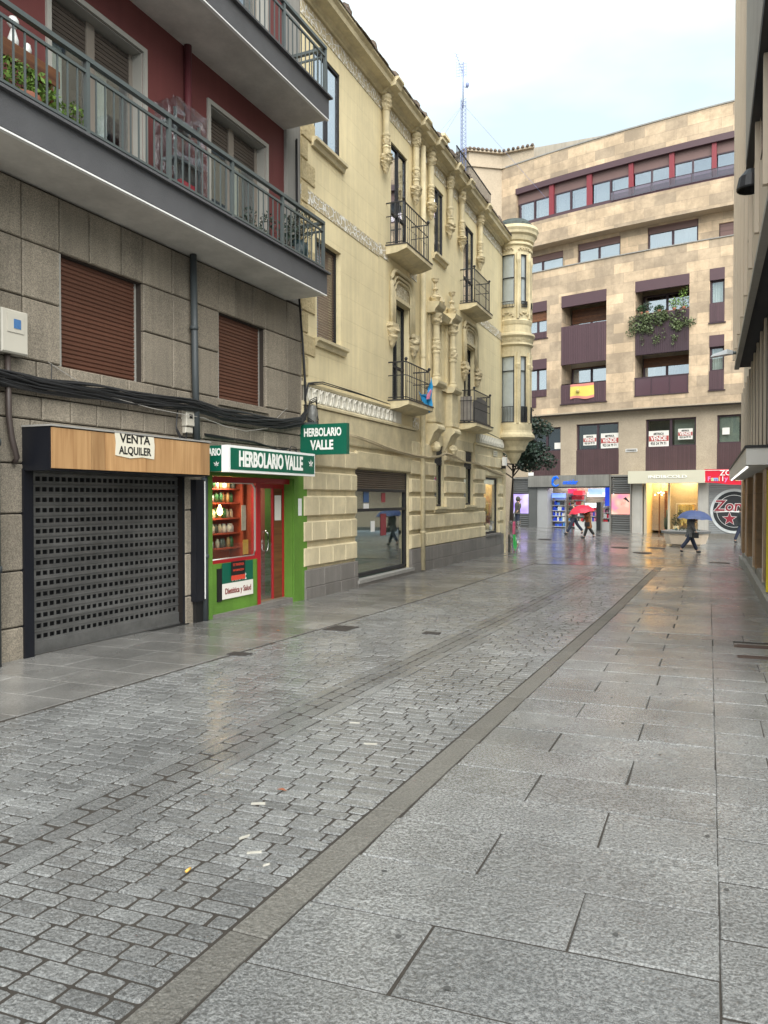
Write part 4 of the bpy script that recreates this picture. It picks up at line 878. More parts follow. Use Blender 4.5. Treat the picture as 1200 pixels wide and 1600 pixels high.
# balconies
def ironbalc(x0, x1, zs, zr, dep=.42, finial=True):
    M = MB(); M.prism([(0, zs-.17), (-dep*.6, zs-.15), (-dep-.02, zs-.09), (-dep-.06, zs-.08), (-dep-.06, zs), (0, zs)], 0, x0-.04, x1+.06); b = M.build('balcony', OCHT, O)
    bx('floor_edge', mat('wet_edge', (.05, .045, .04), .6, .2), b, (x0-.05, x1+.07, -dep-.07, 0, zs+.002, zs+.03))
    M = MB(); y = -dep+.02
    def rail(z, r=.011): M.tube([(x0, 0, z), (x0, y, z), (x1, y, z), (x1, 0, z)], r, 5)
    rail(zr, .016); rail(zs+.08); rail(zr-.28)
    n = int((x1-x0)/.105)
    for i in range(n+1): x = x0+(x1-x0)*i/n; M.tube([(x, y, zs+.03), (x, y, zr)], .0075, 5); M.ball((x, y, zs+.42), .016, 6)
    for i in range(1, 4):
        for x in (x0, x1): yy = y*i/4; M.tube([(x, yy, zs+.03), (x, yy, zr)], .0075, 5)
    for x in (x0, x1):
        M.tube([(x, y, zs), (x, y, zr+.02)], .014, 6)
        if finial: M.ball((x, y, zr+.055), .040, 8)
    M.build('railing', IRON, b); return b
ironbalc(3.72, 5.2, 3.76, 4.58); ironbalc(3.6, 5.12, 6.98, 7.88); ironbalc(8.92, 10.5, 7.02, 7.95); ironbalc(8.92, 10.62, 3.76, 4.66)
M = MB(); M.poly([(9.0, -.33, 3.82), (10.55, -.33, 3.82), (10.55, -.34, 4.5), (9.7, -.36, 4.55), (9.0, -.33, 4.35)]); M.quad((8.97, 0, 3.82), (8.97, -.33, 3.82), (8.97, -.33, 4.5), (8.97, 0, 4.5)); M.build('balcony_screen', mat('grey_screen', (.25, .23, .21), .7, .2, 6, 1, 10), None, F2, (9.7, -.3, 3.8), 'ragged grey cloth screen behind the railing of the lower far balcony', 'screen')
# blue flag
M = MB(); FP = [(5.16, 4.47, 0), (5.20, 4.25, -.03), (5.26, 4.0, .02), (5.20, 3.82, -.03), (5.02, 3.62, .0), (4.86, 3.74, -.03), (4.62, 3.86, .03), (4.27, 4.03, -.02), (4.55, 3.99, .03), (4.80, 4.02, -.04), (4.98, 4.18, .02), (5.08, 4.35, -.02)]
c_ = (4.98, -.49, 3.93)
for a, b in zip(FP, FP[1:]+FP[:1]): m1, m2 = ((a[0]+c_[0])/2, -.45-a[2], (a[1]+c_[2])/2), ((b[0]+c_[0])/2, -.45-b[2], (b[1]+c_[2])/2); M.poly([(a[0], -.46+a[2], a[1]), (b[0], -.46+b[2], b[1]), m2, m1]); M.poly([m1, m2, c_])
t = thing('flag', 'small bright blue flag with pink and white emblem tied to the lower near iron balcony', 'flag', F2, (4.8, -.47, 3.6)); M.build('cloth', mat('flag_blue', (.02, .30, .62), .7, .08), t)
M = MB(); M.prism([(4.72, 3.90), (4.90, 3.93), (5.05, 4.12), (5.0, 4.16), (4.88, 4.08), (4.75, 4.0)], 1, -.515, -.505); M.build('emblem', mat('pinkwhite', (.75, .25, .40), .7, .5, 14), t)
# pipes and cables
t = thing('drainpipe', 'ochre painted drainpipe running full height down the middle of the ochre wall', 'drainpipe', F2, (5.62, -.1, 0)); M = MB(); M.tube([(5.62, -.10, 9.9), (5.62, -.10, 3.3), (5.62, -.10, .02)], .062, 12); M.build('pipe', OCHT, t)
M = MB()
for z in (.9, 1.7, 2.9, 3.15, 5.0, 7.0): M.lathe([(.074, z), (.076, z+.05)], 5.62, -.10, 12)
M.build('clamp', OCHT, t)
one('corner_pipe', OCHT, F2, (13.85, 0, 0), lambda M: M.lathe([(.10, -.4), (.10, 2.9)], 13.86, 0, 12), 'slim ochre shaft at the street corner under the round turret', 'pipe')
M = MB(); strand([(-.1, -.09, 2.93), (.38, -.09, 2.90), (1.97, -.1, 2.86), (3.24, -.1, 2.77), (5.0, -.12, 2.67), (5.62, -.2, 2.66), (6.4, -.22, 2.72), (7.1, -.18, 2.84), (7.7, -.2, 2.80), (9.2, -.1, 2.70), (10.5, -.08, 2.72), (12, -.08, 2.58), (13.7, -.1, 2.48)], 9, .03, .011, M, seed=12)
M.build('cable_bundle', mat('painted_cable', (.48, .40, .26), .7, .1, tint=.4), None, F2, (6, 0, 2.8), 'twisted cables painted ochre strung along the ochre wall above the shop windows', 'cables')
M = MB(); strand([(-.1, -.06, 3.3), (0, -.08, 3.62), (.5, -.09, 3.7), (2, -.09, 3.7), (3.6, -.09, 3.68)], 5, .014, .008, M, seed=13); strand([(10.5, -.1, 3.72), (12, -.1, 3.68), (13.6, -.1, 3.6)], 3, .012, .008, M, seed=14); M.build('cable_bundle', CABLE, None, F2, (2, 0, 3.7), 'thin black cables lying on the moulding above the white ring frieze', 'cables')
t = thing('street_plaque', 'small cream street name plaque near the corner of the ochre building', 'plaque', F2, (12.4, -.06, 3.05)); bx('plate', CREAM, t, (12.35, 12.85, -.066, -.055, 3.04, 3.22)); bx('lines', GREYR, t, (12.42, 12.78, -.069, -.067, 3.15, 3.17), (12.42, 12.72, -.069, -.067, 3.09, 3.11))
t = thing('camera_box', 'small white camera and cable box at the corner below the fluted panel', 'camera', F2, (13.4, -.1, 2.75)); bx('casing', WHITE, t, (13.3, 13.5, -.22, -.1, 2.78, 3.05)); bx('bracket', BLACK, t, (13.36, 13.44, -.2, 0, 2.68, 2.77))
# turret
TX, TY = 14.12, -.30; tw = F2.world((TX, TY, 0)); camdir = math.degrees(math.atan2(-tw[1], -tw[0])) - math.degrees(F2.rz)
ta = lambda a: camdir - 0 + a          # a positive = toward the right as seen from the street
T = thing('corner_turret', 'round ochre corner turret with glazed bays on carved bracket', 'turret', F2, (TX, TY, 2.85)); r0 = .56
def ring(M, prof, **k): M.lathe(prof, TX, TY, 40, **dict(dict(sm=False), **k))
M = MB(); ring(M, [(0, 10.75), (r0+.22, 10.62), (r0+.24, 10.52), (r0+.20, 10.44), (r0+.19, 10.36), (r0+.12, 10.30), (r0+.08, 10.16), (r0+.02, 10.12), (r0+.06, 10.06), (r0+.06, 10.02), (r0, 9.98), (r0, 9.70), (r0-.06, 9.70)]); M.build('cornice', OCHT, T); M = MB()
ring(M, [(r0-.06, 8.08), (r0, 8.08), (r0, 7.6), (r0+.04, 7.55), (r0+.02, 7.45), (r0, 7.4), (r0+.02, 7.16), (r0+.12, 7.12), (r0+.14, 7.05), (r0+.08, 6.98), (r0+.05, 6.82), (r0+.08, 6.76), (r0, 6.70), (r0, 6.38), (r0-.06, 6.36)]); M.build('drum', OCHT, T); M = MB()
ring(M, [(r0-.06, 4.22), (r0, 4.2), (r0+.03, 4.15), (r0+.03, 3.95), (r0+.05, 3.88), (r0+.12, 3.80), (r0+.14, 3.72), (r0+.06, 3.66), (r0-.05, 3.6), (r0-.15, 3.42), (r0-.18, 3.30), (r0-.3, 3.22), (r0-.36, 3.06), (r0-.42, 2.96), (.1, 2.88), (0, 2.86)])
M.build('bracket', OCHT, T)
M = MB(); CG = mat('curved_glass', (.42, .47, .48), .12, .2, 1.5, spec=.9); ring(M, [(r0-.08, 8.0), (r0-.08, 9.8)]); M.build('window_glass', CG, T); M = MB(); ring(M, [(r0-.08, 4.1), (r0-.08, 6.5)]); M.build('window_glass', CG, T)
M = MB()
PA = (-150, -105, -62, 12, 58, 105, 150)
def curvebox(a0, a1, z0, z1, r1, r2): 
    n = 5; vs = []
    for i in range(n+1):
        a = R(ta(a0+(a1-a0)*i/n)); c_, s_ = math.cos(a), math.sin(a); vs += [(TX+c_*r1, TY+s_*r1, z0), (TX+c_*r2, TY+s_*r2, z0), (TX+c_*r2, TY+s_*r2, z1), (TX+c_*r1, TY+s_*r1, z1)]
    fs = [(0, 1, 2, 3), (4*n+3, 4*n+2, 4*n+1, 4*n)]
    for i in range(n):
        for j in range(4): k = (j+1) % 4; fs.append((4*i+j, 4*i+4+j, 4*i+4+k, 4*i+k))
    M.mesh(vs, fs)
for a in PA: curvebox(a-11, a+11, 8.05, 9.72, r0-.09, r0-.005); curvebox(a-11, a+11, 4.18, 6.4, r0-.09, r0-.005)
M.build('piers', OCHT, T)
M = MB()
for a in PA:
    x, y = TX+math.cos(R(ta(a)))*(r0+.01), TY+math.sin(R(ta(a)))*(r0+.01)
    M.lathe([(.05, 7.6), (.05, 7.9), (.065, 8.2), (.045, 8.25), (.04, 9.4), (.06, 9.45), (.075, 9.55), (.06, 9.6), (.05, 9.75)], x, y, 8); M.lathe([(.05, 4.18), (.04, 4.3), (.04, 5.95), (.06, 6.0), (.08, 6.1), (.06, 6.16), (.05, 6.5)], x, y, 8, lump=.1)
M.build('engaged_columns', OCHT, T)
M = MB()
for a in (-25, 36, -85, 82):
    for z in (9.85, 7.78): 
        for k in range(9): an = a+(k-4)*5; M.ball((TX+math.cos(R(ta(an)))*(r0+.01), TY+math.sin(R(ta(an)))*(r0+.01), z+(.05 if k % 2 else 0)-(.10*abs(k-4)/4 if z < 8 else 0)), .038, 6, lump=.3)
for k in range(60):
    an = -180+k*6; M.ball((TX+math.cos(R(ta(an)))*(r0+.055), TY+math.sin(R(ta(an)))*(r0+.055), 6.9+.03*math.sin(k*1.3)), .032, 5, lump=.4)
M.build('carving', CARV, T)
M = MB()
for a0, a1 in ((-50, 0), (24, 46), (70, 93), (-93, -74)):
    for z0, z1, mid in ((8.05, 9.7, 8.95), (4.2, 6.38, 5.9)):
        for an in (a0, a1): x, y = TX+math.cos(R(ta(an)))*(r0-.05), TY+math.sin(R(ta(an)))*(r0-.05); M.tube([(x, y, z0), (x, y, z1)], .022, 5)
        for z in (z0, mid, z1): M.tube([(TX+math.cos(R(ta(a0+(a1-a0)*i/4)))*(r0-.05), TY+math.sin(R(ta(a0+(a1-a0)*i/4)))*(r0-.05), z) for i in range(5)], .018, 5)
M.build('window_frame', DARK, T)
M = MB()
for a0, a1 in ((-50, 0), (24, 46), (70, 93)):
    for z0, z1 in ((7.98, 8.16), (4.22, 4.72)):
        arc_ = lambda z, rr=.03: [(TX+math.cos(R(ta(a0+(a1-a0)*i/5)))*(r0+rr), TY+math.sin(R(ta(a0+(a1-a0)*i/5)))*(r0+rr), z) for i in range(6)]
        M.tube(arc_(z0), .012, 5); M.tube(arc_(z1), .012, 5)
        for i in range(11): an = a0+(a1-a0)*i/10; x, y = TX+math.cos(R(ta(an)))*(r0+.03), TY+math.sin(R(ta(an)))*(r0+.03); M.tube([(x, y, z0), (x+.01*(-1)**i, y, (z0+z1)/2), (x, y, z1)], .009, 4)
M.build('iron_guard', IRON, T)
M = MB(); ring(M, [(r0+.06, 10.60), (r0+.02, 10.78), (r0-.08, 10.86), (r0-.10, 10.9), (0, 10.92)], lump=.03); M.build('roof', LEAD, T)
bx('roof_terrace_rail', IRON, O, *[(10.2+i*.09, 10.212+i*.09, .5, .512, 11.0, 11.95) for i in range(44)], (10.2, 14.1, .49, .52, 11.94, 11.97), (10.2, 14.1, .49, .52, 11.2, 11.22)); bx('roof_attic', ROOFM, O, (8.5, 13.7, .6, 7, 10.9, 11.0)); bx('chimney', OCHT, O, (9.6, 10.0, .7, 1.1, 10.9, 12.0), (9.55, 10.05, .65, 1.15, 12.0, 12.08))
# mast on the roof
t = thing('aerial_mast', 'tall thin lattice aerial mast with antennas standing on the ochre building roof', 'antenna', W, (-7.1, 23.05, 10.9)); LAT = mat('mast_metal', (.20, .24, .42), .5, 0); mx_, my_ = -7.1, 23.05; M = MB()
for i in range(3): a = i*2.094; M.tube([(mx_+math.cos(a)*.10, my_+math.sin(a)*.10, 10.9), (mx_+math.cos(a)*.09, my_+math.sin(a)*.09, 14.0)], .011, 5)
for k in range(26):
    z = 10.95+k*.12
    for i in range(3): a, b = i*2.094, (i+1)*2.094; M.tube([(mx_+math.cos(a)*.095, my_+math.sin(a)*.095, z), (mx_+math.cos(b)*.095, my_+math.sin(b)*.095, z+.12)], .006, 4)
M.tube([(mx_, my_, 13.8), (mx_, my_, 15.2)], .018, 6); M.build('lattice', LAT, t)
M = MB(); cx = CP; cy = SP   # antenna boom roughly across the view
M.tube([(mx_+.0*CP, my_, 14.85), (mx_-.22*CP, my_-.22*SP, 15.45)], .008, 4)
for i in range(7): q_ = i/6; x, y, z = mx_-.22*CP*q_, my_-.22*SP*q_, 14.85+.6*q_; M.tube([(x-.07, y-.1, z), (x+.07, y+.1, z)], .005, 4)
for i in range(5): M.tube([(mx_-.20*CP, my_-.2*SP, 14.75+i*.09), (mx_+.10*CP, my_+.1*SP, 14.80+i*.09)], .005, 4)
for i in range(5): o_ = -.2+i*.075; M.tube([(mx_+o_*CP, my_+o_*SP, 14.72), (mx_+o_*CP, my_+o_*SP, 15.2)], .005, 4)
M.tube([(mx_, my_, 14.45), (mx_+.16*CP, my_+.16*SP, 14.40)], .01, 4); M.ball((mx_+.13*CP, my_+.13*SP, 14.5), .06, 6, sz=1.5); M.build('antenna', LAT, t)
M = MB()
for dx, dy in ((-2.5, .5), (2.6*CP, 2.6*SP), (-.5, -3)): M.tube([(mx_, my_, 13.9), (mx_+dx, my_+dy, 11.0)], .004, 4)
M.build('guy_wire', LAT, t)
# wrapped neon things at the corner
t = thing('wrapped_stand', 'pink and neon green stand wrapped in clear plastic at the ochre building corner', 'stand', F2, (14.25, -.25, -.08)); zb = -.12
M = MB(); M.prism([(14.24, zb+.62), (14.38, zb+.60), (14.40, zb+.98), (14.36, zb+1.03), (14.27, zb+1.0)], 1, -.30, -.24); M.build('pink_top', mat('neon_pink', (.85, .10, .25), .6, .1), t)
M = MB(); M.prism([(14.26, zb+.60), (14.40, zb+.60), (14.62, zb+.2), (14.48, zb+.10), (14.34, zb+.04)], 1, -.31, -.25); M.build('green_flag', mat('neon_green', (.05, .80, .15), .6, .1), t)
M = MB(); M.tube([(14.34, -.27, zb-.05), (14.36, -.27, zb+.4)], .025, 6); M.build('pole', mat('pinkpole', (.6, .2, .25), .5, 0), t); bx('dark_base', mat('darkbase', (.05, .05, .055), .6, .2), t, (14.18, 14.26, -.16, -.10, zb-.05, zb+.60)); 
crumple(14.12, 14.70, -.42, -.12, zb-.03, zb+1.05, 4, .03).build('plastic_wrap', glass('clear_plastic2', (.86, .88, .88), .10, .1), t)
# ------------------------------------------------------------------ curved sandstone building closing the street
SB = thing('sandstone_building', 'curved six storey sandstone apartment building with dark red window bands closing the street', 'building', FF, (-7, 0, 0))
SG = .6
UL = 13.69
up = lambda u0, u1, *r: (-u1, -u0) + r       # u runs to the left, x = -u
openU = [up(7.22, 9.79, 8.0, 12.82, 1.2), up(3.0, 5.68, 7.95, 12.93, 1.2), up(1.37, 2.05, 10.34, 13.0, .25), up(1.37, 2.05, 7.04, 9.73, .25), up(10.69, 12.6, 10.72, 12.78, .25), up(10.69, 12.6, 7.45, 9.55, .25), up(7.22, 9.79, 6.92, 8.0, 1.2), up(3.02, 5.68, 7.02, 7.95, 1.2)]
M = MB(SG); M.wall(-UL, 6, 6.42, 14.45, 0, openU); M.wall(-UL, 6, 15.98, 17.33, 0); M.wall(-UL, 6, 19.47, 20.9, 0); M.box(-UL, -12.68, 0, .3, 17.33, 19.47)
M.box(-UL, 6, .02, .6, 14.45, 14.47); M.box(-UL, 6, .3, 3.0, 20.3, 20.88); M.build('stone_facade', SAND, SB)
M = MB(SG); M.wall(-UL, 6, 14.2, 16.2, .75, [up(10.09, 12.9, 14.4, 15.65, .2), up(6.75, 9.21, 14.4, 15.78, .2), up(2.75, 5.30, 14.5, 15.88, .2), up(-1.2, 1.77, 14.4, 15.4, .2)]); M.build('recessed_wall', SAND, SB)
bx('terrace_soffit', SANDD, SB, (-UL, 6, .0, .75, 15.96, 15.979), seg=SG); bx('core', SANDD, SB, (-UL, 6, 1.6, 9, 0, 20.6), seg=SG); bx('coping', GREYR, SB, (-UL, 6, -.04, .3, 20.9, 20.97), (-UL, 6, -.05, .25, 14.452, 14.50), seg=SG)
M = MB(SG); M.wall(-17, 6, 2.95, 6.42, .5, [up(10.07, 11.9, 3.0, 5.72, .2), up(6.71, 9.12, 3.0, 5.79, .2), up(2.74, 5.26, 3.05, 5.83, .2), up(-.6, 1.75, 3.1, 5.85, .2)]); M.build('first_floor_wall', SANDD, SB)
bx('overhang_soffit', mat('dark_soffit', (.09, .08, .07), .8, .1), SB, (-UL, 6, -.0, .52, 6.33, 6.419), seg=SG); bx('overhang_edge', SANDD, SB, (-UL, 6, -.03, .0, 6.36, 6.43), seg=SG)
# top ribbon window
f = bx('window', PURP, SB, up(-2, 12.70, -.08, .35, 19.15, 19.47), up(-2, 12.68, .0, .25, 17.33, 17.5), seg=SG)
M = MB(SG); M.box(-12.66, 2, .16, .2, 18.58, 19.16); M.build('blind', SLATM, f)
pr = [(11.64, 12.44), (10.60, 11.46), (9.40, 10.25), (8.39, 9.24), (7.14, 8.01), (6.13, 6.98), (4.96, 5.77), (4.05, 4.87), (2.93, 3.74), (2.05, 2.88), (.9, 1.74), (0, .85)]
bx('pane', GLASSR, f, *[up(a, b, .17, .18, 17.5, 18.6) for a, b in pr], seg=SG); bx('curtain', CURT, f, *[up(a+.04, b-.04, .42, .44, 17.5, 18.6) for a, b in pr[:6]], seg=SG); bx('room', mat('dim', (.08, .09, .11), .8, 0), f, up(-2, 12.6, .9, .95, 17.4, 19.2), seg=SG)
bx('post', RMUL, f, *[up(a, b, .02, .2, 17.5, 19.15) for a, b in ((10.32, 10.60), (8.09, 8.37), (5.84, 6.08), (3.78, 4.03), (1.79, 2.01))]); bx('mullion', PURPD, f, *[up(a-.045, a+.045, .12, .2, 17.45, 18.62) for a in (11.55, 9.32, 7.07, 4.91, 2.9, .87, 12.5, 10.28)], up(-2, 12.6, .12, .2, 18.56, 18.62), seg=SG)
M = MB(SG); M.tube([(-u_*.5, -.06, 17.86) for u_ in range(-4, 15)], .02, 5)
for i in range(8): M.tube([(-i*.98, -.06, 17.36), (-i*.98, -.06, 17.86)], .015, 5)
M.build('glass_guard_rail', PURPD, f); bx('glass_guard', glass('guard', (.65, .5, .55), .15), f, up(-2, 7, -.06, -.05, 17.4, 17.85), seg=SG)
def fwin(u0, u1, z0, z1, y, blind=0, n=2, panes=GLASSR, curtain=1, col=PURPD):
    f = bx('window', col, SB, up(u0, u0+.09, y-.06, y, z0, z1), up(u1-.09, u1, y-.06, y, z0, z1), up(u0, u1, y-.06, y, z0, z0+.06), up(u0, u1, y-.06, y, z1-.08, z1), *[up(u0+(u1-u0)*i/n-.06, u0+(u1-u0)*i/n+.06, y-.06, y, z0, z1) for i in range(1, n)], seg=SG)
    bx('pane', panes, f, up(u0+.09, u1-.09, y-.02, y-.015, z0+.06, z1-.08), seg=SG); bx('room', DARK, f, up(u0, u1, y+.45, y+.5, z0, z1), seg=SG)
    if curtain:
        M = MB(); x = -u1+.1
        while x < -u0-.1: M.quad((x, y+.12, z0), (x+.06, y+.16, z0), (x+.06, y+.16, z1), (x, y+.12, z1)); M.quad((x+.06, y+.16, z0), (x+.12, y+.12, z0), (x+.12, y+.12, z1), (x+.06, y+.16, z1)); x += .12
        M.build('curtain', CURT, f)
    if blind:
        M = MB(SG)
        for i in range(int(blind/.06)): M.box(-u1+.05, -u0-.05, y-.10, y-.07, z1-.06*(i+1)+.006, z1-.06*i, rnd.random())
        M.build('blind', blindm, f)
    return f
blindm = SLATM
for a, b, c, d in ((10.09, 12.8, 14.4, 15.65), (6.75, 9.21, 14.4, 15.78), (2.75, 5.30, 14.5, 15.88), (-1.2, 1.77, 14.4, 15.4)): fwin(a, b, c, d, .93, .36 if a > 0 else .75)
blindm = WOODB
# loggias
fwin(7.35, 9.70, 11.0, 12.25, 1.15, .8); fwin(7.3, 9.7, 6.95, 9.0, 1.15, .1); fwin(3.1, 5.6, 11.0, 12.4, 1.15, 0, 2, GLASSR, 0); fwin(3.1, 5.6, 7.0, 9.1, 1.15, .5)
for a, b, c, d in ((1.37, 2.05, 11.3, 12.43), (1.37, 2.05, 8.0, 9.17)): fwin(a, b, c, d, .2, 0, 1, GLASS, 1)
for c, d in ((11.05, 12.25), (7.8, 9.02)): fwin(10.69, 12.6, c, d, .2, .55 if c > 10 else 0, 3)
M = MB(SG)
def panel(u0, u1, z0, z1, y0=-.04, y1=.06, ribs=True):
    M.box(-u1, -u0, y0, y1, z0, z1)
    if ribs:
        x = -u1+.05
        while x < -u0-.03: M.box(x, x+.07, y0-.018, y0-.001, z0+.02, z1-.02, rnd.random()); x += .105
PPN = []
_panel = panel
def panel(*a, **k):
    global M
    M = MB(SG); _panel(*a, **k); M.build('purple_panel', PURP, SB); M = MB(SG)
for a, b, c, d in ((7.22, 9.79, 12.22, 12.84), (3.0, 5.68, 12.4, 12.95), (1.37, 2.05, 12.43, 13.0), (1.37, 2.05, 9.17, 9.73), (10.69, 12.6, 12.22, 12.78), (10.69, 12.6, 9.0, 9.55)): panel(a, b, c, d, -.03, .2, False)
for a, b, c, d in ((7.22, 9.79, 9.05, 11.15), (7.22, 9.79, 6.9, 7.95), (1.37, 2.05, 10.36, 11.3), (1.37, 2.05, 7.05, 7.98), (10.69, 12.6, 10.72, 11.05), (10.69, 12.6, 7.43, 7.8), (11.35, 12.6, 6.85, 7.42)): panel(a, b, c, d)
panel = _panel
M = MB(SG); panel(3.0, 5.66, 9.12, 11.2); M.build('dark_panel', PURPD, SB)
bx('glass_guard', mat('guard2', (.085, .045, .06), .15, .03, spec=.8), SB, up(3.02, 5.68, -.03, -.01, 7.05, 7.92), seg=SG); bx('guard_rail', PURPD, SB, up(3.0, 5.7, -.05, .02, 7.92, 7.97), up(3.0, 5.7, -.05, .06, 7.0, 7.05), *[up(a, a+.04, -.05, 0, 7.0, 7.95) for a in (3.02, 3.9, 4.8, 5.64)], up(1.3, 2.1, -.07, .05, 10.3, 10.35), up(1.3, 2.1, -.07, .05, 7.0, 7.04), up(7.15, 9.85, -.08, .05, 6.86, 6.90), up(10.6, 12.6, -.06, .05, 10.67, 10.71), seg=SG)
# first floor windows
WINE = mat('wine_brown', (.075, .040, .042), .5, .1, tint=.12)
for a, b, c, d in ((10.07, 11.9, 4.38, 5.72), (6.71, 9.12, 4.36, 5.79), (2.74, 5.26, 4.40, 5.83), (-.6, 1.75, 4.45, 5.85)):
    fwin(a, b, c, d, .68, 0, 2, glass('dim_glass', (.8, .85, .85), .05), 0)
M = MB(SG)
for a, b, d in ((10.07, 11.9, 4.38), (6.71, 9.12, 4.36), (2.74, 5.26, 4.40), (-.6, 1.75, 4.45)): panel(a, b, 3.0, d, .5, .6); M.build('dark_panel', WINE, SB); M = MB(SG)
_x = (mat('wine_brown', (.075, .040, .042), .5, .1, tint=.12))
bx('pale_blind', mat('pale_blind', (.32, .32, .26), .8, .05), SB, up(.75, 1.66, .72, .74, 4.45, 5.8), up(2.8, 3.9, .95, .96, 4.45, 5.8), seg=SG)
# left return with tiled eaves
P0 = bend_far((-UL, 0, 0)); vdir = lambda a, l: (math.sin(R(a))*l, math.cos(R(a))*l)
def wing(pts, zt, name):
    M = MB()
    for (x0, y0), (x1, y1) in zip(pts[:-1], pts[1:]): M.quad((x0, y0, 0), (x1, y1, 0), (x1, y1, zt), (x0, y0, zt))
    return M
p1 = (P0[0]+vdir(-125, 2.0)[0], P0[1]+vdir(-125, 2.0)[1]); p2 = (p1[0]+vdir(-60, 9)[0], p1[1]+vdir(-60, 9)[1])
sw_ = thing('stone_wing', 'pale sandstone wing with tiled eaves rising behind the left of the curved building', 'building', W, (P0[0], P0[1], 0))
M = wing([(P0[0], P0[1]), p1, p2, (p2[0], p2[1]+12), (P0[0]+1, P0[1]+12)], 20.9, ''); M.build('wall', SANDD, sw_)
M = MB(); ctr = (P0[0]-1, P0[1]+6)
def offs(p, k): dx, dy = p[0]-ctr[0], p[1]-ctr[1]; l = math.hypot(dx, dy); return (p[0]+dx/l*k, p[1]+dy/l*k)
poly = [(P0[0]+1.9, P0[1]-.1), (P0[0], P0[1]), p1, p2]
for z0, z1, k in ((20.9, 21.05, .12), (21.05, 21.75, .0), (21.75, 21.85, .18)):
    for a, b in zip(poly[:-1], poly[1:]):
        a0, b0, a1, b1 = offs(a, k), offs(b, k), offs(a, -.8), offs(b, -.8); M.mesh([(a0[0], a0[1], z0), (b0[0], b0[1], z0), (b0[0], b0[1], z1), (a0[0], a0[1], z1), (a1[0], a1[1], z0), (b1[0], b1[1], z0), (b1[0], b1[1], z1), (a1[0], a1[1], z1)], [(0, 1, 2, 3), (3, 2, 6, 7), (0, 4, 5, 1), (4, 7, 6, 5), (0, 3, 7, 4), (1, 5, 6, 2)])
M.build('eaves', SANDD, sw_)
M = MB()
for a, b in zip(poly[:-1], poly[1:]):
    L_ = math.dist(a, b); n = max(2, int(L_/.24))
    for i in range(n):
        t_ = (i+.5)/n; c_ = (a[0]+(b[0]-a[0])*t_, a[1]+(b[1]-a[1])*t_); o_ = offs(c_, .25); i_ = offs(c_, -1.5); M.tube([(o_[0], o_[1], 21.88), (i_[0], i_[1], 22.15)], .09, 6, rnd.random())
M.build('roof_tiles', ROOFM, sw_)
bx('parapet', mat('stained_wall', (.33, .30, .25), .85, .15, 1.5, streak=.3), sw_, (P0[0]+.2, P0[0]+7, P0[1]+.6, P0[1]+3, 20.5, 22.1))
# ground floor shops
gl = -.6
bx('shop_piers', CONC, SB, up(-.5, .4, .35, .9, gl, 3.0), up(5.36, 5.9, .30, .9, gl, 2.95), up(2.1, 2.58, .30, .9, gl, 2.95), up(11.93, 12.06, .35, .9, gl, 2.4), seg=SG)
bx('back_wall', mat('shop_back', (.3, .29, .27), .8, .1), SB, up(-2, 18, 3.2, 3.3, gl, 3.0), seg=SG); bx('shop_ceiling', mat('shop_ceiling', (.5, .5, .48), .8, 0), SB, up(-2, 18, .6, 3.2, 2.96, 3.0), seg=SG); bx('shop_floor', mat('shop_tiles', (.35, .33, .30), .3, .1), SB, up(2.6, 12, .7, 3.2, -.28, -.24), seg=SG)
bx('shop_partition', SANDD, SB, up(5.9, 6.0, .8, 3.2, gl, 3.0), up(2.1, 2.2, .8, 3.2, gl, 3), up(7.0, 7.05, .8, 3.2, gl, 3))
bx('street_wall', SANDD, SB, up(13.05, 17, .45, .8, gl, 3.0), seg=SG)
# perfumery
S_ = thing('perfume_shop', 'perfume shop front with brushed steel fascia and bright open entrance', 'shopfront', FF, (-9.5, .3, -.1))
bx('fascia', STEELF, S_, up(7.08, 11.93, .12, .5, 2.36, 2.99), seg=SG); bx('fascia_edge', BLACK, S_, up(7.08, 11.93, .10, .5, 2.29, 2.357), seg=SG)
bx('pillar', mat('steel_dark', (.12, .12, .115), .4, .1, metal=.4), S_, up(11.4, 11.93, .2, .9, gl, 2.29)); bx('grey_pillar', mat('lightgrey', (.33, .33, .33), .5, .05), S_, up(10.75, 11.4, .25, .9, gl, 2.29))
LOUV = mat('louvre', (.17, .17, .165), .4, .08, metal=.5, tint=.15)
def louvre(t_, u0, u1, z0, z1, y=.3):
    M = MB(); z = z0
    while z < z1-.02: M.prism([(y+.04, z), (y, z+.03), (y, z+.10), (y+.04, z+.115)], 0, -u1, -u0, rnd.random()); z += .12
    M.build('louvre', LOUV, t_)
BX = bx('louvre_frame', STEELF, S_, up(7.0, 7.07, .18, .5, gl, 2.9), up(5.91, 5.97, .18, .5, gl, 2.9), up(5.91, 7.07, .18, .5, 2.86, 2.95), up(13.0, 13.06, .2, .5, gl, 2.9), up(11.93, 13.06, .2, .5, 2.84, 2.92))
louvre(S_, 5.97, 7.0, 1.97, 2.85); louvre(S_, 5.97, 7.0, gl, .85); louvre(S_, 12.0, 13.0, 2.0, 2.82); louvre(S_, 12.0, 13.0, gl, .82)
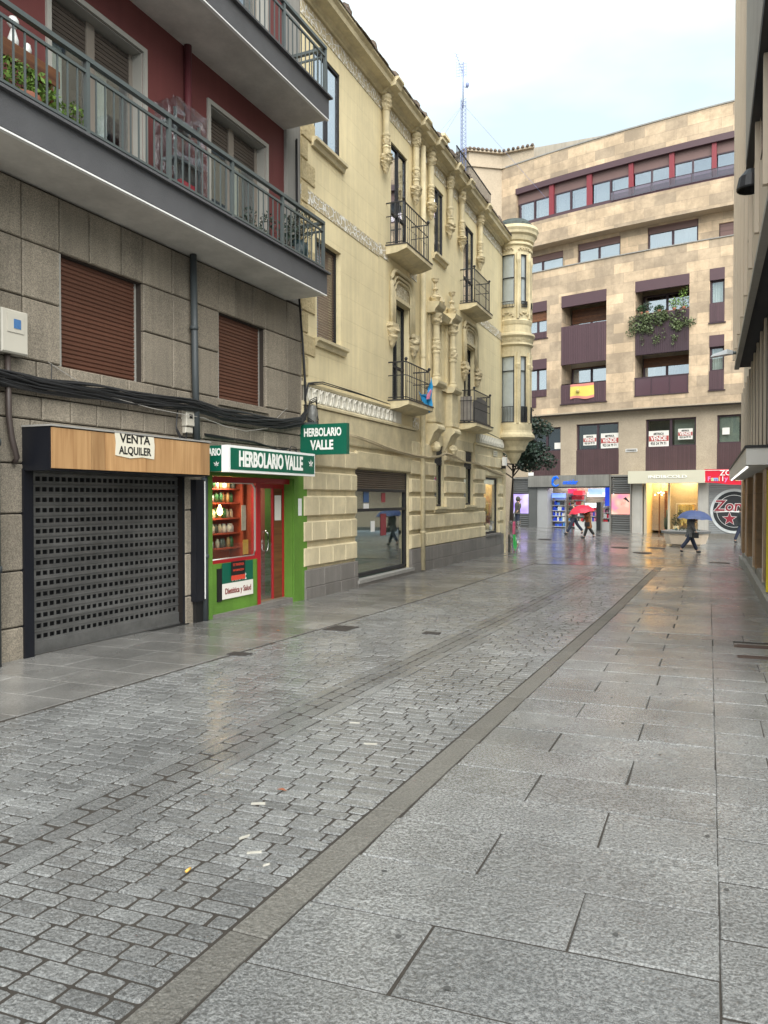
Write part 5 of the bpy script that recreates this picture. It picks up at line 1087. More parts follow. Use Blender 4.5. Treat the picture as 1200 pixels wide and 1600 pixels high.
def scr(name, cols, es, sc_=1.2):
    m = bpy.data.materials.new(name); m.use_nodes = True; T_ = m.node_tree; n = T_.nodes; b = n['Principled BSDF']; tc_ = n.new('ShaderNodeTexCoord'); q = n.new('ShaderNodeTexNoise'); q.inputs['Scale'].default_value = sc_; q.inputs['Detail'].default_value = 1; rr_ = n.new('ShaderNodeValToRGB')
    rr_.color_ramp.elements[0].color = (*cols[0], 1); rr_.color_ramp.elements[0].position = .3; rr_.color_ramp.elements[1].color = (*cols[-1], 1); rr_.color_ramp.elements[1].position = .7
    for i, c_ in enumerate(cols[1:-1]): e_ = rr_.color_ramp.elements.new(.3+.4*(i+1)/(len(cols)-1)); e_.color = (*c_, 1)
    T_.links.new(tc_.outputs['Object'], q.inputs['Vector']); T_.links.new(q.outputs['Fac'], rr_.inputs[0]); T_.links.new(rr_.outputs[0], b.inputs['Emission Color']); b.inputs['Emission Strength'].default_value = es; b.inputs['Base Color'].default_value = (.02, .02, .02, 1); return m
t = thing('advert_screen', 'lit screen with a pink and orange picture of a dark haired face', 'screen', FF, (-6.4, .2, .9)); bx('display', scr('screen_pink', [(.8, .25, .45), (1, .45, .35), (1, .75, .6)], .42, 1.6), t, up(5.98, 6.98, .24, .3, .86, 1.94))
M = MB(); M.prism([(-6.45, 1.35), (-6.35, 1.68), (-6.2, 1.78), (-6.02, 1.55), (-6.02, 1.48), (-6.2, 1.62), (-6.38, 1.5)], 1, .225, .238); M.build('dark_hair', DARK, t)
M = MB(); M.ball((-6.32, .24, 1.52), .13, 10, sz=1.2); M.prism([(-6.75, 1.1), (-6.3, 1.3), (-6.02, 1.2), (-6.02, .9), (-6.5, .88)], 1, .230, .238); M.build('face', scr('skin_glow', [(.95, .4, .3), (1, .5, .4)], .4), t)
t = thing('advert_screen', 'lit lilac and white advertising screen behind the standing person', 'screen', FF, (-12.5, .2, .9)); bx('display', scr('screen_lilac', [(.30, .18, .75), (.5, .4, .85), (.85, .82, 1)], .5, 1.2), t, up(12.0, 13.0, .26, .3, .84, 1.96))
BLUE = mat('blue_sign', (.0, .10, .60), .4, 0, emit=(0, .15, .9), es=.2)
t = thing('shop_sign', 'blue script sign with large swirl initial on the steel fascia', 'shop sign', FF, (-9.8, .1, 2.4)); M = MB(); pts = [(-10.15+.20*math.cos(R(a))*(1.15 if a > 180 else 1), .09, 2.66+.26*math.sin(R(a))) for a in range(40, 330, 20)]; M.tube(pts, [.02+.045*math.sin(math.pi*i/(len(pts)-1)) for i in range(len(pts))], 6); M.tube([(-10.2, .09, 2.75), (-10.1, .09, 2.95), (-10.0, .09, 2.8)], .03, 6); M.build('swirl', BLUE, t)
M = MB(); M.text('onsider', .36, (-9.30, .085, 2.60), xs=.8, ext=.006, bold=.006, shear=.25); M.build('script', BLUE, t)
# perfumery stock: shelves, each shelf unit a thing
pcols = [(.6, .02, .04), (.02, .06, .55), (.7, .7, .68), (.05, .05, .06), (.65, .25, .35), (.5, .42, .25), (.08, .25, .6)]
PM = [mat('pack%d' % i, c, .4, .05) for i, c in enumerate(pcols)]
LITW = mat('lit_white', (.8, .8, .8), .5, 0, emit=(.95, .97, 1), es=.4)
def shelfunit(u0, u1, y, z0, z1, label, hdr, mix):
    t = thing('display_shelf', label, 'shelf', FF, (-(u0+u1)/2, y, z0)); bx('shelf_body', mat('shelf_w', (.5, .5, .5), .5, 0), t, up(u0, u1, y+.3, y+.35, z0, z1), *[up(u0, u1, y, y+.3, z0+.3*i, z0+.3*i+.03) for i in range(int((z1-z0)/.3)+1)])
    bx('lit_header', hdr, t, up(u0, u1, y-.02, y+.3, z1-.1, z1+.15))
    Ms = [MB() for _ in PM]; z = z0+.03
    while z < z1-.25:
        x = -u1+.03
        while x < -u0-.06:
            w_ = rnd.uniform(.05, .13); k = rnd.choice(mix); Ms[k].box(x, min(x+w_, -u0-.02), y+.05, y+.25, z, z+rnd.uniform(.12, .24)); x += w_+.012
        z += .3
    for k, mm in enumerate(Ms):
        if mm.v: mm.build('packs', PM[k], t)
shelfunit(10.0, 10.72, .75, -.2, 1.85, 'blue lit perfume display stand left in the perfume shop entrance', scr('hdrblue', [(.05, .15, .9), (.3, .45, 1)], .6), [1, 1, 3, 2, 6]); shelfunit(9.0, 9.55, 1.1, -.2, 2.0, 'red and dark cosmetics shelf beside the blue perfume display', mat('hdrred', (.5, .02, .03), .5, 0, emit=(.8, .03, .05), es=.5), [0, 0, 3, 5, 2])
shelfunit(7.95, 8.95, 1.6, .3, 1.9, 'white shelf of beige packages at the back of the perfume shop', LITW, [2, 5, 2, 3, 4]); shelfunit(7.1, 7.85, 1.2, .3, 1.9, 'pale counter display with red and black packs on the right of perfume shop', LITW, [2, 0, 3, 4]); shelfunit(8.5, 9.4, 2.9, 1.7, 2.2, 'high shelf with lit panel near the perfume shop ceiling', LITW, [2, 5, 3])
shelfunit(8.2, 8.85, 1.1, -.2, 1.3, 'lit shelf of mixed perfume boxes facing the middle of the perfume shop entrance', LITW, [0, 1, 2, 5, 2, 4]); shelfunit(9.6, 10.0, 1.3, -.2, 2.1, 'tall dark shelf with red boxes between the blue display and the red shelf', mat('hdrdk', (.2, .02, .06), .5, 0, emit=(.5, .03, .1), es=.6), [0, 3, 3, 6])
t = thing('security_gate', 'dark anti theft gate standing in the perfume shop entrance', 'security gate', FF, (-7.9, .6, -.1)); bx('panel', BLACK, t, up(7.7, 7.95, .55, .62, -.3, 1.5)); bx('light', STEELF, t, up(7.66, 7.695, .55, .62, -.3, 1.5))
t = thing('banner', 'royal blue hanging banner inside the perfume shop at upper right', 'banner', FF, (-7.4, 1, 1.4)); bx('cloth', scr('ban_blue', [(.0, .03, .5), (.02, .08, .7)], .4), t, up(7.25, 7.6, .9, .92, 1.3, 2.3))
t = thing('banner', 'pale blue lit ceiling panel inside the perfume shop', 'banner', FF, (-8.4, 1.4, 2)); bx('cloth', scr('ban_pale', [(.2, .4, .9), (.7, .85, 1)], .45), t, up(7.8, 8.8, 1.4, 1.43, 1.9, 2.25))
t = thing('floor_stripe_counter', 'low white counter with a blue base strip in the perfume shop', 'counter', FF, (-8.3, .9, -.2)); bx('body', mat('counterw', (.6, .6, .58), .4, 0), t, up(7.1, 9.4, .95, 1.2, -.05, .42)); bx('blue_strip', PM[6], t, up(7.1, 9.4, .93, 1.2, -.28, -.05))
for u_ in (10.2, 8.9, 7.8): pl(FF, (-u_, 1.5, 2.85), 13, .9, (.95, .97, 1))
# clothes shop
S_ = thing('clothes_shop', 'clothes shop front with cream fascia, open doorway and warm lit window', 'shopfront', FF, (-4, .3, -.2))
bx('fascia', CREAM, S_, up(2.17, 5.93, -.25, .4, 2.48, 3.12), seg=SG)
bx('door_frame', mat('doorf', (.45, .40, .30), .5, 0), S_, up(5.19, 5.3, .4, .6, gl, 2.48), up(3.98, 4.08, .4, .6, gl, 2.48), up(2.56, 2.62, .4, .6, gl, 2.48), up(2.6, 4.0, .4, .6, gl, -.05))
bx('pane', glass('clothes_glass', (.95, .95, .9), .06), S_, up(2.62, 3.98, .45, .455, -.05, 2.48))
WARM = mat('warm_wall', (.75, .52, .22), .8, .03); bx('interior', WARM, S_, up(2.6, 5.3, 2.8, 2.85, gl, 3), up(5.22, 5.27, .6, 2.8, gl, 3), up(2.58, 2.62, .6, 2.8, gl, 3), up(4.3, 4.36, 1.4, 2.8, gl, 3))
bx('wood_floor', WOODB, S_, up(2.6, 5.3, .5, 2.8, -.27, -.2)); bx('inner_door', WOODB, S_, up(4.36, 4.5, 1.35, 1.4, -.2, 2.1), up(4.75, 4.8, 1.35, 1.4, -.2, 2.1))
pl(FF, (-4.6, 1.3, 2.8), 24, .8, (1, .72, .36)); pl(FF, (-3.3, 1.3, 2.8), 26, .8, (1, .78, .45))
t = thing('shop_sign', 'white raised letters of the clothes shop on its cream fascia', 'shop sign', FF, (-4, -.26, 2.8)); M = MB(); M.text('INDI&COLD', .20, (-3.95, -.262, 2.80), xs=1.75, ext=.012, bold=.004); M.build('lettering', SIGNW, t)
t = thing('clothes_rail', 'rail of pale yellow garments hanging in the clothes shop window', 'clothes rail', FF, (-3.3, 1.2, 0)); M = MB(); M.tube([(-3.85, 1.2, 1.42), (-2.85, 1.2, 1.42)], .018, 6); M.tube([(-3.85, 1.2, 1.42), (-3.85, 1.2, -.2)], .015, 5); M.tube([(-2.85, 1.2, 1.42), (-2.85, 1.2, -.2)], .015, 5); M.build('rail', WHITE, t)
M = MB()
for i in range(9): x = -3.7+i*.085; M.prism([(x-.01, 1.38), (x+.03, 1.38), (x+.06, .55-.1*(i % 3)), (x-.03, .5-.1*(i % 3))], 1, 1.02, 1.38, rnd.random())
M.build('garments', mat('yellow_cloth', (.7, .55, .22), .8, .1, tint=.2), t)
t = thing('potted_cactus', 'tall dark cactus in a pot in the clothes shop doorway', 'plant', FF, (-4.35, 1.1, -.2)); M = MB()
for dx, h_ in ((0, 1.1), (-.10, .7), (.12, .8), (.06, .95)): M.tube([(-4.3+dx*.4, 1.1, 0), (-4.3+dx, 1.1, .25), (-4.3+dx, 1.1, h_)], .045, 7)
M.build('stems', LEAFD, t); M = MB(); M.lathe([(0, -.2), (.14, -.2), (.18, .08), (0, .08)], -4.3, 1.1, 10); M.build('pot', mat('terracotta', (.35, .12, .04), .8, .1), t)
potplant(FF, (-3.75, .75, -.15), .16, .45, LEAFD, 'dark leafy plant in the clothes shop window', (.2, .2, .35), 160, .05, (.5, .45, .35)); potplant(FF, (-3.55, .85, .6), .12, .2, LEAFD, 'dark round plant bust shape at upper left of the clothes shop window', (.14, .14, .18), 120, .04, (.5, .45, .35))
t = thing('pendant_lamp', 'small chandelier with glowing bulbs in the clothes shop doorway', 'lamp', FF, (-4.7, 1.2, 2)); M = MB()
for dx, dz in ((0, 2.05), (-.12, 2.0), (.13, 2.0), (-.3, 1.9), (.05, 1.9)): M.ball((-4.65+dx, 1.2, dz), .035, 6)
M.build('bulb', mat('warm_bulb', (1, .8, .4), .5, 0, emit=(1, .75, .35), es=8), t); M = MB(); M.tube([(-4.65, 1.2, 2.0), (-4.65, 1.2, 2.9)], .01, 4); M.tube([(-4.95, 1.2, 1.95), (-4.5, 1.2, 2.03)], .01, 4); M.build('arms', BLACK, t)
# children shop
S_ = thing('closed_shop', 'closed shop front with grey shutter bearing a round painted emblem', 'shopfront', FF, (-1, .3, -.3)); M = MB(); z = gl
while z < 2.45: M.prism([(.42, z), (.40, z+.02), (.40, z+.075), (.42, z+.09)], 0, -2.1, .9, rnd.random()); z += .095
M.build('roller_shutter', mat('shutter_grey', (.24, .25, .25), .5, .1, tint=.08), S_); bx('bottom_bar', STEELF, S_, (-2.1, .9, .36, .42, -.32, -.05))
def disc2(cx, cz, r, y, r_in=0):
    M = MB(); n = 40
    M.prism([(cx+r*math.cos(i*2*math.pi/n), cz+r*math.sin(i*2*math.pi/n)) for i in range(n)], 1, y, y+.004); return M
disc2(-.92, 1.08, 1.10, .385).build('emblem_ring', mat('ringgrey', (.52, .54, .54), .6, .2, 3), S_); disc2(-.92, 1.08, .97, .379).build('emblem_disc', mat('emb_black', (.015, .018, .02), .6, 0), S_); disc2(-.92, 1.08, .80, .373).build('emblem_white_line', WHITE, S_); disc2(-.92, 1.08, .78, .367).build('emblem_inner', mat('emb_black2', (.02, .022, .025), .6, 0), S_)
EMR = mat('emblem_red', (.25, .02, .035), .6, .05)
M = MB(); M.text('Zone', .74, (-1.02, .352, 1.32), xs=1.0, ext=.003, bold=.035, shear=.12); M.text('&', .5, (-.42, .352, .72), ext=.003, bold=.03); st = [( -1.12+(.36 if i % 2 == 0 else .15)*math.sin(i*math.pi/5), .70+(.36 if i % 2 == 0 else .15)*math.cos(i*math.pi/5)) for i in range(10)]; M.prism(st, 1, .352, .356); M.prism([(-1.9, 1.0), (-1.2, 1.12), (-.2, 1.06), (-.2, 1.0), (-1.2, 1.04)], 1, .352, .356); M.build('emblem_outline', WHITE, S_)
M = MB(); M.text('Zone', .74, (-1.02, .344, 1.32), xs=1.0, ext=.002, bold=.014, shear=.12); M.text('&', .5, (-.42, .344, .72), ext=.002, bold=.008); st = [( -1.12+(.32 if i % 2 == 0 else .13)*math.sin(i*math.pi/5), .70+(.32 if i % 2 == 0 else .13)*math.cos(i*math.pi/5)) for i in range(10)]; M.prism(st, 1, .344, .347); M.build('emblem_lettering', EMR, S_)
t = thing('shop_sign', 'red banner sign with ZONE and Family Fun lettering over the closed shutter', 'shop sign', FF, (-1.2, -.2, 2.5)); M = MB(SG); M.prism([(-2.22, 2.50), (-1.6, 2.46), (-1.1, 2.38), (-.4, 2.36), (.6, 2.42), (.6, 3.12), (-2.22, 3.14)], 1, -.22, -.17); M.build('board', mat('sign_red', (.62, .01, .035), .45, 0), t)
M = MB(); M.text('ZONE', .36, (-.98, -.23, 2.94), xs=1.05, ext=.002, bold=.004); M.tube([(-2.17, -.225, 2.55), (-2.17, -.225, 3.08), (.5, -.225, 3.08)], .012, 4); M.build('lettering', SIGNW, t)
fam = 'Family Fun'; fc = [mat('let%d' % i, c, .5, 0) for i, c in enumerate([(.75, .2, .45), (.6, .65, .3), (.2, .4, .75), (.75, .5, .2), (.7, .7, .7)])]
for i, ch in enumerate(fam):
    if ch == ' ': continue
    M = MB(); M.text(ch, .30, (-1.98+i*.155, -.23, 2.66), ext=.003, bold=.010); M.build('letter', fc[i % 5], t)
# small signs and vende boards
def vende(u0, u1, z0, z1, label, y=.6):
    t = thing('for_sale_sign', label, 'for sale sign', FF, (-(u0+u1)/2, y, z0), 'for sale signs in the first floor windows'); cx = -(u0+u1)/2; w_ = u1-u0; h_ = z1-z0
    bx('board', WH2, t, up(u0, u1, y, y+.01, z0, z1)); bx('red_strip', mat('vred', (.40, .07, .06), .6, .1), t, up(u0+.01, u1-.01, y-.006, y-.001, z0+h_*.34, z0+h_*.68))
    M = MB(); M.text('VENDE', h_*.38, (cx, y-.010, z0+h_*.51), xs=w_/h_*.66, ext=.002, bold=.006); M.build('white_lettering', SIGNW, t)
    M = MB(); M.text('METRICA', h_*.20, (cx, y-.008, z0+h_*.80), xs=w_/h_*.62, ext=.002, bold=.003); M.text('923 24 79 71', h_*.24, (cx, y-.008, z0+h_*.19), xs=w_/h_*.62, ext=.002, bold=.004); M.build('dark_lettering', BLACK, t)
vende(7.99, 8.75, 4.62, 5.20, 'smaller VENDE board in left half of the first floor window above the steel fascia'); vende(6.74, 7.73, 4.42, 5.23, 'larger VENDE board in right half of the first floor window above the steel fascia'); vende(4.1, 5.13, 4.40, 5.22, 'larger VENDE board in left half of the window above the cream fascia'); vende(2.92, 3.64, 4.72, 5.27, 'smaller VENDE board in right half of the window above the cream fascia')
poster('paper_notice', FF, -1.52, -1.18, .60, 4.88, 5.22, WH2, 'plain white notice stuck in the rightmost first floor window', 'notice'); poster('paper_notice', FF, -10.5, -10.1, .60, 4.5, 4.85, WH2, 'pale notice half hidden by the tree in a first floor window', 'notice')
t = thing('street_plaque', 'white street name plaque between the two windows with sale boards', 'plaque', FF, (-6, .48, 4.2)); bx('plate', WHITE, t, up(5.69, 6.31, .47, .49, 4.17, 4.33)); bx('inner', GREYR, t, up(5.72, 6.28, .466, .469, 4.19, 4.31)); M = MB(); M.text('CALLE', .09, (-6.0, .46, 4.25), xs=1.2, ext=.001); M.build('lettering', BLACK, t)
poster('plaque', FF, -12.1, -11.75, .44, 3.02, 3.2, WHITE, 'tiny white number plaque beside the tree above steel frame', 'plaque')
# flag, ivy and balcony plants
M = MB(); g = {}
for i in range(13):
    for j in range(7): u_, v_ = i/12, j/6; g[i, j] = (-9.2+1.35*u_, -.10-.03*math.sin(u_*9+v_*2), 7.93-.80*v_+.05*math.sin(u_*7)*v_)
t = thing('flag', 'faded red and yellow striped flag hung on a purple balcony panel', 'flag', FF, (-8.5, -.1, 7.1)); ya, rd = MB(), MB()
for i in range(12):
    for j in range(6): (ya if 1 <= j <= 4 else rd).poly([g[i, j], g[i+1, j], g[i+1, j+1], g[i, j+1]], sm=True)
ya.build('yellow_stripe', mat('flag_yellow', (.65, .55, .12), .8, .1), t); rd.build('red_stripe', mat('flag_red', (.60, .22, .18), .8, .1), t)
M = MB(); M.ball((-8.75, -.14, 7.55), .10, 8, sz=1.2, lump=.2); M.build('crest', mat('crest', (.45, .35, .12), .8, .3, 20), t)
M = MB(); q = random.Random(4)
for i in range(26): u_ = 2.85+3.0*q.random(); M.leaves((-u_, -.14, 10.75+q.uniform(-.35, .4)-.25*abs(u_-4.2)*.3), (.30, .12, .26), 75, .062, rr=q)
for i in range(9): u_ = 3.1+2.4*q.random(); M.leaves((-u_, -.14, 9.95+q.uniform(-.3, .2)), (.12, .08, .34), 22, .05, rr=q)
t = thing('hanging_ivy', 'mass of ivy spilling over the dark panel of a loggia on the sandstone facade', 'ivy', FF, (-4.3, -.1, 10.4)); M.build('foliage', mat('ivy_leaf', (.10, .13, .055), .6, .3, 2, tint=.7), t); M = MB()
for i in range(14): u_ = 3.0+2.6*q.random(); M.tube([(-u_, -.10, 10.9), (-u_+.05, -.13, 10.3), (-u_+q.uniform(-.1, .1), -.12, 9.5+q.random()*.4)], .006, 4)
M.build('stems', BARK, t)
bx('planter_ledge', mat('ledge', (.22, .10, .06), .7, .1), SB, up(3.0, 5.66, .0, .25, 11.18, 11.24))
for u_, h_, m_, lb in ((5.4, .35, LEAF, 'mid green potted plant at the left of the ivy loggia'), (5.1, .5, LEAFD, 'tall dark potted plant second from left in the ivy loggia'), (4.5, .25, LEAF, 'low green plant with reddish leaves mid ivy loggia'), (3.75, .5, LEAFL, 'yellow green bushy plant right of centre in the ivy loggia'), (3.3, 1.0, LEAFL, 'tall light green climbing plant at right of the ivy loggia')):
    potplant(FF, (-u_, .12, 11.24), .10, .12, m_, lb, (.28, .12, h_*.6), 160, .055)
t = thing('street_light', 'white LED street light head on arm fixed to the right hand building', 'street light', W, (.5, 19.4, 4.9))
# planter in the plaza
px_, py_ = 0, 0
def polar(px, zc): 
    xr = (px-600)/1200*zc; return (xr*CP-zc*SP, xr*SP+zc*CP)
px_, py_ = polar(1072, 31.6); zg = gz(px_, py_)
t = thing('stone_planter', 'octagonal pale stone planter with dark rim in front of the clothes shop', 'planter', W, (px_, py_, zg)); M = MB(); M.lathe([(.55, zg), (.55, zg+.08), (.76, zg+.10), (.86, zg+.42), (.86, zg+.52), (0, zg+.52)], px_, py_, 8, sm=False); M.build('basin', mat('planter_stone', (.74, .60, .46), .7, .12, 2), t); M = MB(); M.lathe([(.80, zg+.53), (.95, zg+.53), (.97, zg+.62), (.80, zg+.66), (.72, zg+.60)], px_, py_, 8, sm=False); M.build('rim', mat('rim_stone', (.17, .17, .165), .5, .1), t)
M = MB(); M.leaves((px_, py_, zg+.66), (.55, .55, .08), 120, .05); M.build('plants', LEAFD, t)
# tree behind the corner
tx, ty = polar(798, 32.5); zg = gz(tx, ty)
t = thing('street_tree', 'dark green street tree whose crown shows beside the corner turret', 'tree', W, (tx, ty, zg)); M = MB(); M.tube([(tx, ty, zg-.1), (tx+.05, ty, zg+1.6), (tx+.1, ty, zg+3.2), (tx+.2, ty, zg+4.2)], [.10, .08, .06, .04], 8)
q = random.Random(8); tips = []
for i in range(12): a = q.uniform(-.9, .9)+(0 if i % 3 else 3.1); l = q.uniform(.7, 1.6); e_ = (tx+.15+math.cos(a+PSI)*l, ty+math.sin(a)*l*.8, zg+3.1+q.uniform(.0, 1.7)); M.tube([(tx+.1, ty, zg+2.6+i*.1), ((tx+e_[0])/2+.1, (ty+e_[1])/2, (zg+2.8+e_[2])/2), e_], [.035, .02, .01], 5); tips.append(e_)
M.build('trunk', BARK, t); M = MB()
for e_ in tips: M.leaves(e_, (.5, .5, .36), 260, .075, rr=q)
for i in range(10): M.leaves((tx+.5+q.uniform(-.6, .55), ty+q.uniform(-.6, .7), zg+3.5+q.uniform(-.4, .9)), (.45, .45, .35), 230, .075, rr=q)
M.leaves((tx+.75, ty+.1, zg+5.1), (.3, .3, .5), 120, .06, rr=q); M.build('crown', LEAFD, t)
bx('corner_panel', GREYR, thing('wall_post', 'narrow grey wall strip seen just past the ochre corner', 'wall', F2, (14.9, .4, 0)), (14.6, 15.2, .5, .8, -.6, 2.9))
# ------------------------------------------------------------------ right hand building, x = -Y in its frame, y into the wall
RB = thing('right_building', 'tall grey and cream concrete building with overhanging floors along the right edge', 'building', FR, (-12, 0, 0))
bx('core', CONC, RB, (-24.5, -7.5, .25, 8, -.6, 15)); bx('shop_back', BLACK, RB, (-24.3, -7.6, .20, .248, 0, 2.2))
for y_ in (7.9, 10.8, 13.9, 17.0, 20.5, 23.2): M = MB(); M.block(-y_-.35, -y_+.35, .35+gz(.8, y_), 2.2, .20, -.02, .02, rnd.random()); M.build('stone_pillar', BSTONE, RB)
bx('pillar_edge', CONCC, RB, *[(-y_-.355-.02, -y_-.355, -.03, .2, .3, 2.2) for y_ in (13.9, 17.0, 20.5, 23.2, 10.8, 7.6)])
M = MB()
for i in range(7): y_ = 7.75+i*2.35; g0 = gz(.8, y_+1.2); M.box(-y_-2.34, -y_, -.06-.0, .24, g0-.5, g0+.20); M.box(-y_-2.2, -y_-.14, .02, .22, g0+.20, g0+.36)
M.build('base_steps', GREYR, RB)
M = MB(); x = -24.3
while x < -7.6: M.box(x, x+.14, -.022, .03, 2.55, 4.70, rnd.random()); x += 1.1
M.build('facade_fins', CONCC, RB); bx('dark_glazing', mat('fin_gap', (.045, .038, .03), .6, .2), RB, (-24.3, -7.6, .012, .24, 2.56, 4.70)); bx('first_floor_band', CONCC, RB, (-24.4, -7.6, .0, .24, 2.2, 2.55))
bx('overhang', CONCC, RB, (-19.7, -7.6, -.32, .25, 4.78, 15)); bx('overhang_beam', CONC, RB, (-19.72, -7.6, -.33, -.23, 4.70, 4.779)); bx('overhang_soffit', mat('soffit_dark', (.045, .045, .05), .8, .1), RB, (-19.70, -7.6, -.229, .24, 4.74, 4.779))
bx('facade_strips', DGLASS, RB, *[(-19.2+k*3.1, -18.2+k*3.1, -.335, -.321, z, z+1.7) for k in range(4) for z in (5.6, 8.6, 11.6)]); bx('vertical_fins', CONCC, RB, *[(-19.68+k*1.55, -19.60+k*1.55, -.37, -.321, 4.9, 15) for k in range(8)])
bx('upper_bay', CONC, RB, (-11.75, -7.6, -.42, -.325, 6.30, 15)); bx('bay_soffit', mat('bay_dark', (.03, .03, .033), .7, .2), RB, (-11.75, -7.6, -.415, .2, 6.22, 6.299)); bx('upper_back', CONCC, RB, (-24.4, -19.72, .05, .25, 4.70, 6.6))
cn = thing('shop_canopy', 'white box canopy projecting from the right hand wall above the shop pillars', 'canopy', FR, (-16, 0, 2.2)); bx('box', mat('canopy_white', (.62, .60, .56), .5, .06), cn, (-21.9, -12.1, -.37, -.03, 2.18, 2.42)); bx('top_trim', BLACK, cn, (-21.92, -12.08, -.385, -.03, 2.422, 2.46))
bx('light_tube', mat('tube_lit', (1, 1, 1), .5, 0, emit=(1, .98, .92), es=.45), cn, (-21.5, -12.6, -.345, -.32, 2.155, 2.178))
t = thing('yellow_frame', 'bright yellow vertical door frame at the right edge', 'door frame', FR, (-12.6, 0, 0)); bx('post', mat('yellow', (.75, .62, .02), .5, .03), t, (-13.62, -13.5, -.012, .2, .22, 2.15))
M = MB(); n = 10; M.lathe([(.0, 5.78), (.06, 5.77), (.14, 5.68), (.17, 5.54), (.16, 5.52)], -10.6, -.40, 14); M.tube([(-10.6, -.40, 5.76), (-10.6, .1, 5.8)], .02, 6)
one('wall_lamp', IRON, FR, (-10.6, -.2, 5.6), lambda m: m.mesh(M.v, M.f), 'black dome wall lamp high on the right hand building', 'wall lamp')
# LED head on the far end of the overhang
M = MB(); lz = 4.85; ly = 18.6; M.mesh([(-.0, ly-.10, lz-.02), (-.0, ly+.10, lz-.02), (.34, ly+.12, lz+.02), (.34, ly-.12, lz+.02), (.05, ly-.07, lz+.04), (.05, ly+.07, lz+.04), (.34, ly+.09, lz+.13), (.34, ly-.09, lz+.13), (.46, ly-.05, lz+.02), (.46, ly+.05, lz+.02), (.46, ly+.04, lz+.10), (.46, ly-.04, lz+.10)], [(0, 1, 2, 3), (4, 7, 6, 5), (0, 4, 5, 1), (0, 3, 7, 4), (1, 5, 6, 2), (3, 8, 11, 7), (2, 6, 10, 9), (7, 11, 10, 6), (3, 2, 9, 8), (8, 9, 10, 11)])
sl = bpy.data.objects['street_light']; M.build('lamp_head', mat('lamp_grey', (.62, .66, .70), .35, .03), sl); M = MB(); M.tube([(.44, ly, lz+.06), (.56, ly, lz+.04)], .035, 8); M.build('arm', STEEL, sl)

GUM = mat('gum', (.05, .05, .048), .6, 0); q = random.Random(21); M = MB()
for i in range(70):
    x, y = q.uniform(-1.3, .8), q.uniform(1.8, 14); r_ = q.uniform(.006, .014)
    M.poly([(x+math.cos(a*1.047)*r_*q.uniform(.7, 1.3), y+math.sin(a*1.047)*r_*q.uniform(.7, 1.3), gz(x, y)+.0055) for a in range(6)])
M.build('gum_spots', GUM, None, W, (0, 5, 0), 'small dark chewing gum spots trodden into the right hand slabs', 'gum spots', None, 'stuff')
for i, (x, y, c, lb) in enumerate(((-4.9, 8.2, (.35, .12, .03), 'orange dead leaf on the left pavement near the shop step'), (-4.5, 7.4, (.08, .05, .03), 'dark dead leaf on the left pavement before the lime green shop'), (-2.1, 3.55, (.22, .07, .03), 'reddish dead leaf on the cobbles above the cigarette butt'))):
    M = MB(); M.poly([(x-.03, y, gz(x, y)+.012), (x, y-.015, gz(x, y)+.02), (x+.035, y, gz(x, y)+.012), (x, y+.018, gz(x, y)+.018)]); M.build('dead_leaf', mat('leafdead', c, .6, .2), None, W, (x, y, gz(x, y)), lb, 'leaf')
# ------------------------------------------------------------------ people
SKIN = mat('skin', (.50, .30, .21), .6, .05); DENIM = mat('dark_trousers', (.016, .022, .045), .8, .2, 6); SHOE = mat('black_shoe', (.015, .014, .014), .4, 0)
def skinmesh(name, pts, edges, m_, parent, sub=1):
    me = bpy.data.meshes.new(name); keys = list(pts); idx = {k: i for i, k in enumerate(keys)}
    me.from_pydata([pts[k][:3] for k in keys], [(idx[a], idx[b]) for a, b in edges], [])
    ob = bpy.data.objects.new('tmp', me); C.objects.link(ob); ob.modifiers.new('s', 'SKIN'); sv = me.skin_vertices[0].data
    for k in keys: r = pts[k][3]; sv[idx[k]].radius = (r, r) if not isinstance(r, tuple) else r
    sv[0].use_root = True; ss = ob.modifiers.new('u', 'SUBSURF'); ss.levels = sub; ss.render_levels = sub
    dg = bpy.context.evaluated_depsgraph_get(); nm = bpy.data.meshes.new_from_object(ob.evaluated_get(dg)); bpy.data.objects.remove(ob)
    for p in nm.polygons: p.use_smooth = True
    nm.materials.clear(); nm.materials.append(m_); nm.name = name; o = bpy.data.objects.new(name, nm); C.objects.link(o); o.parent = parent; return o
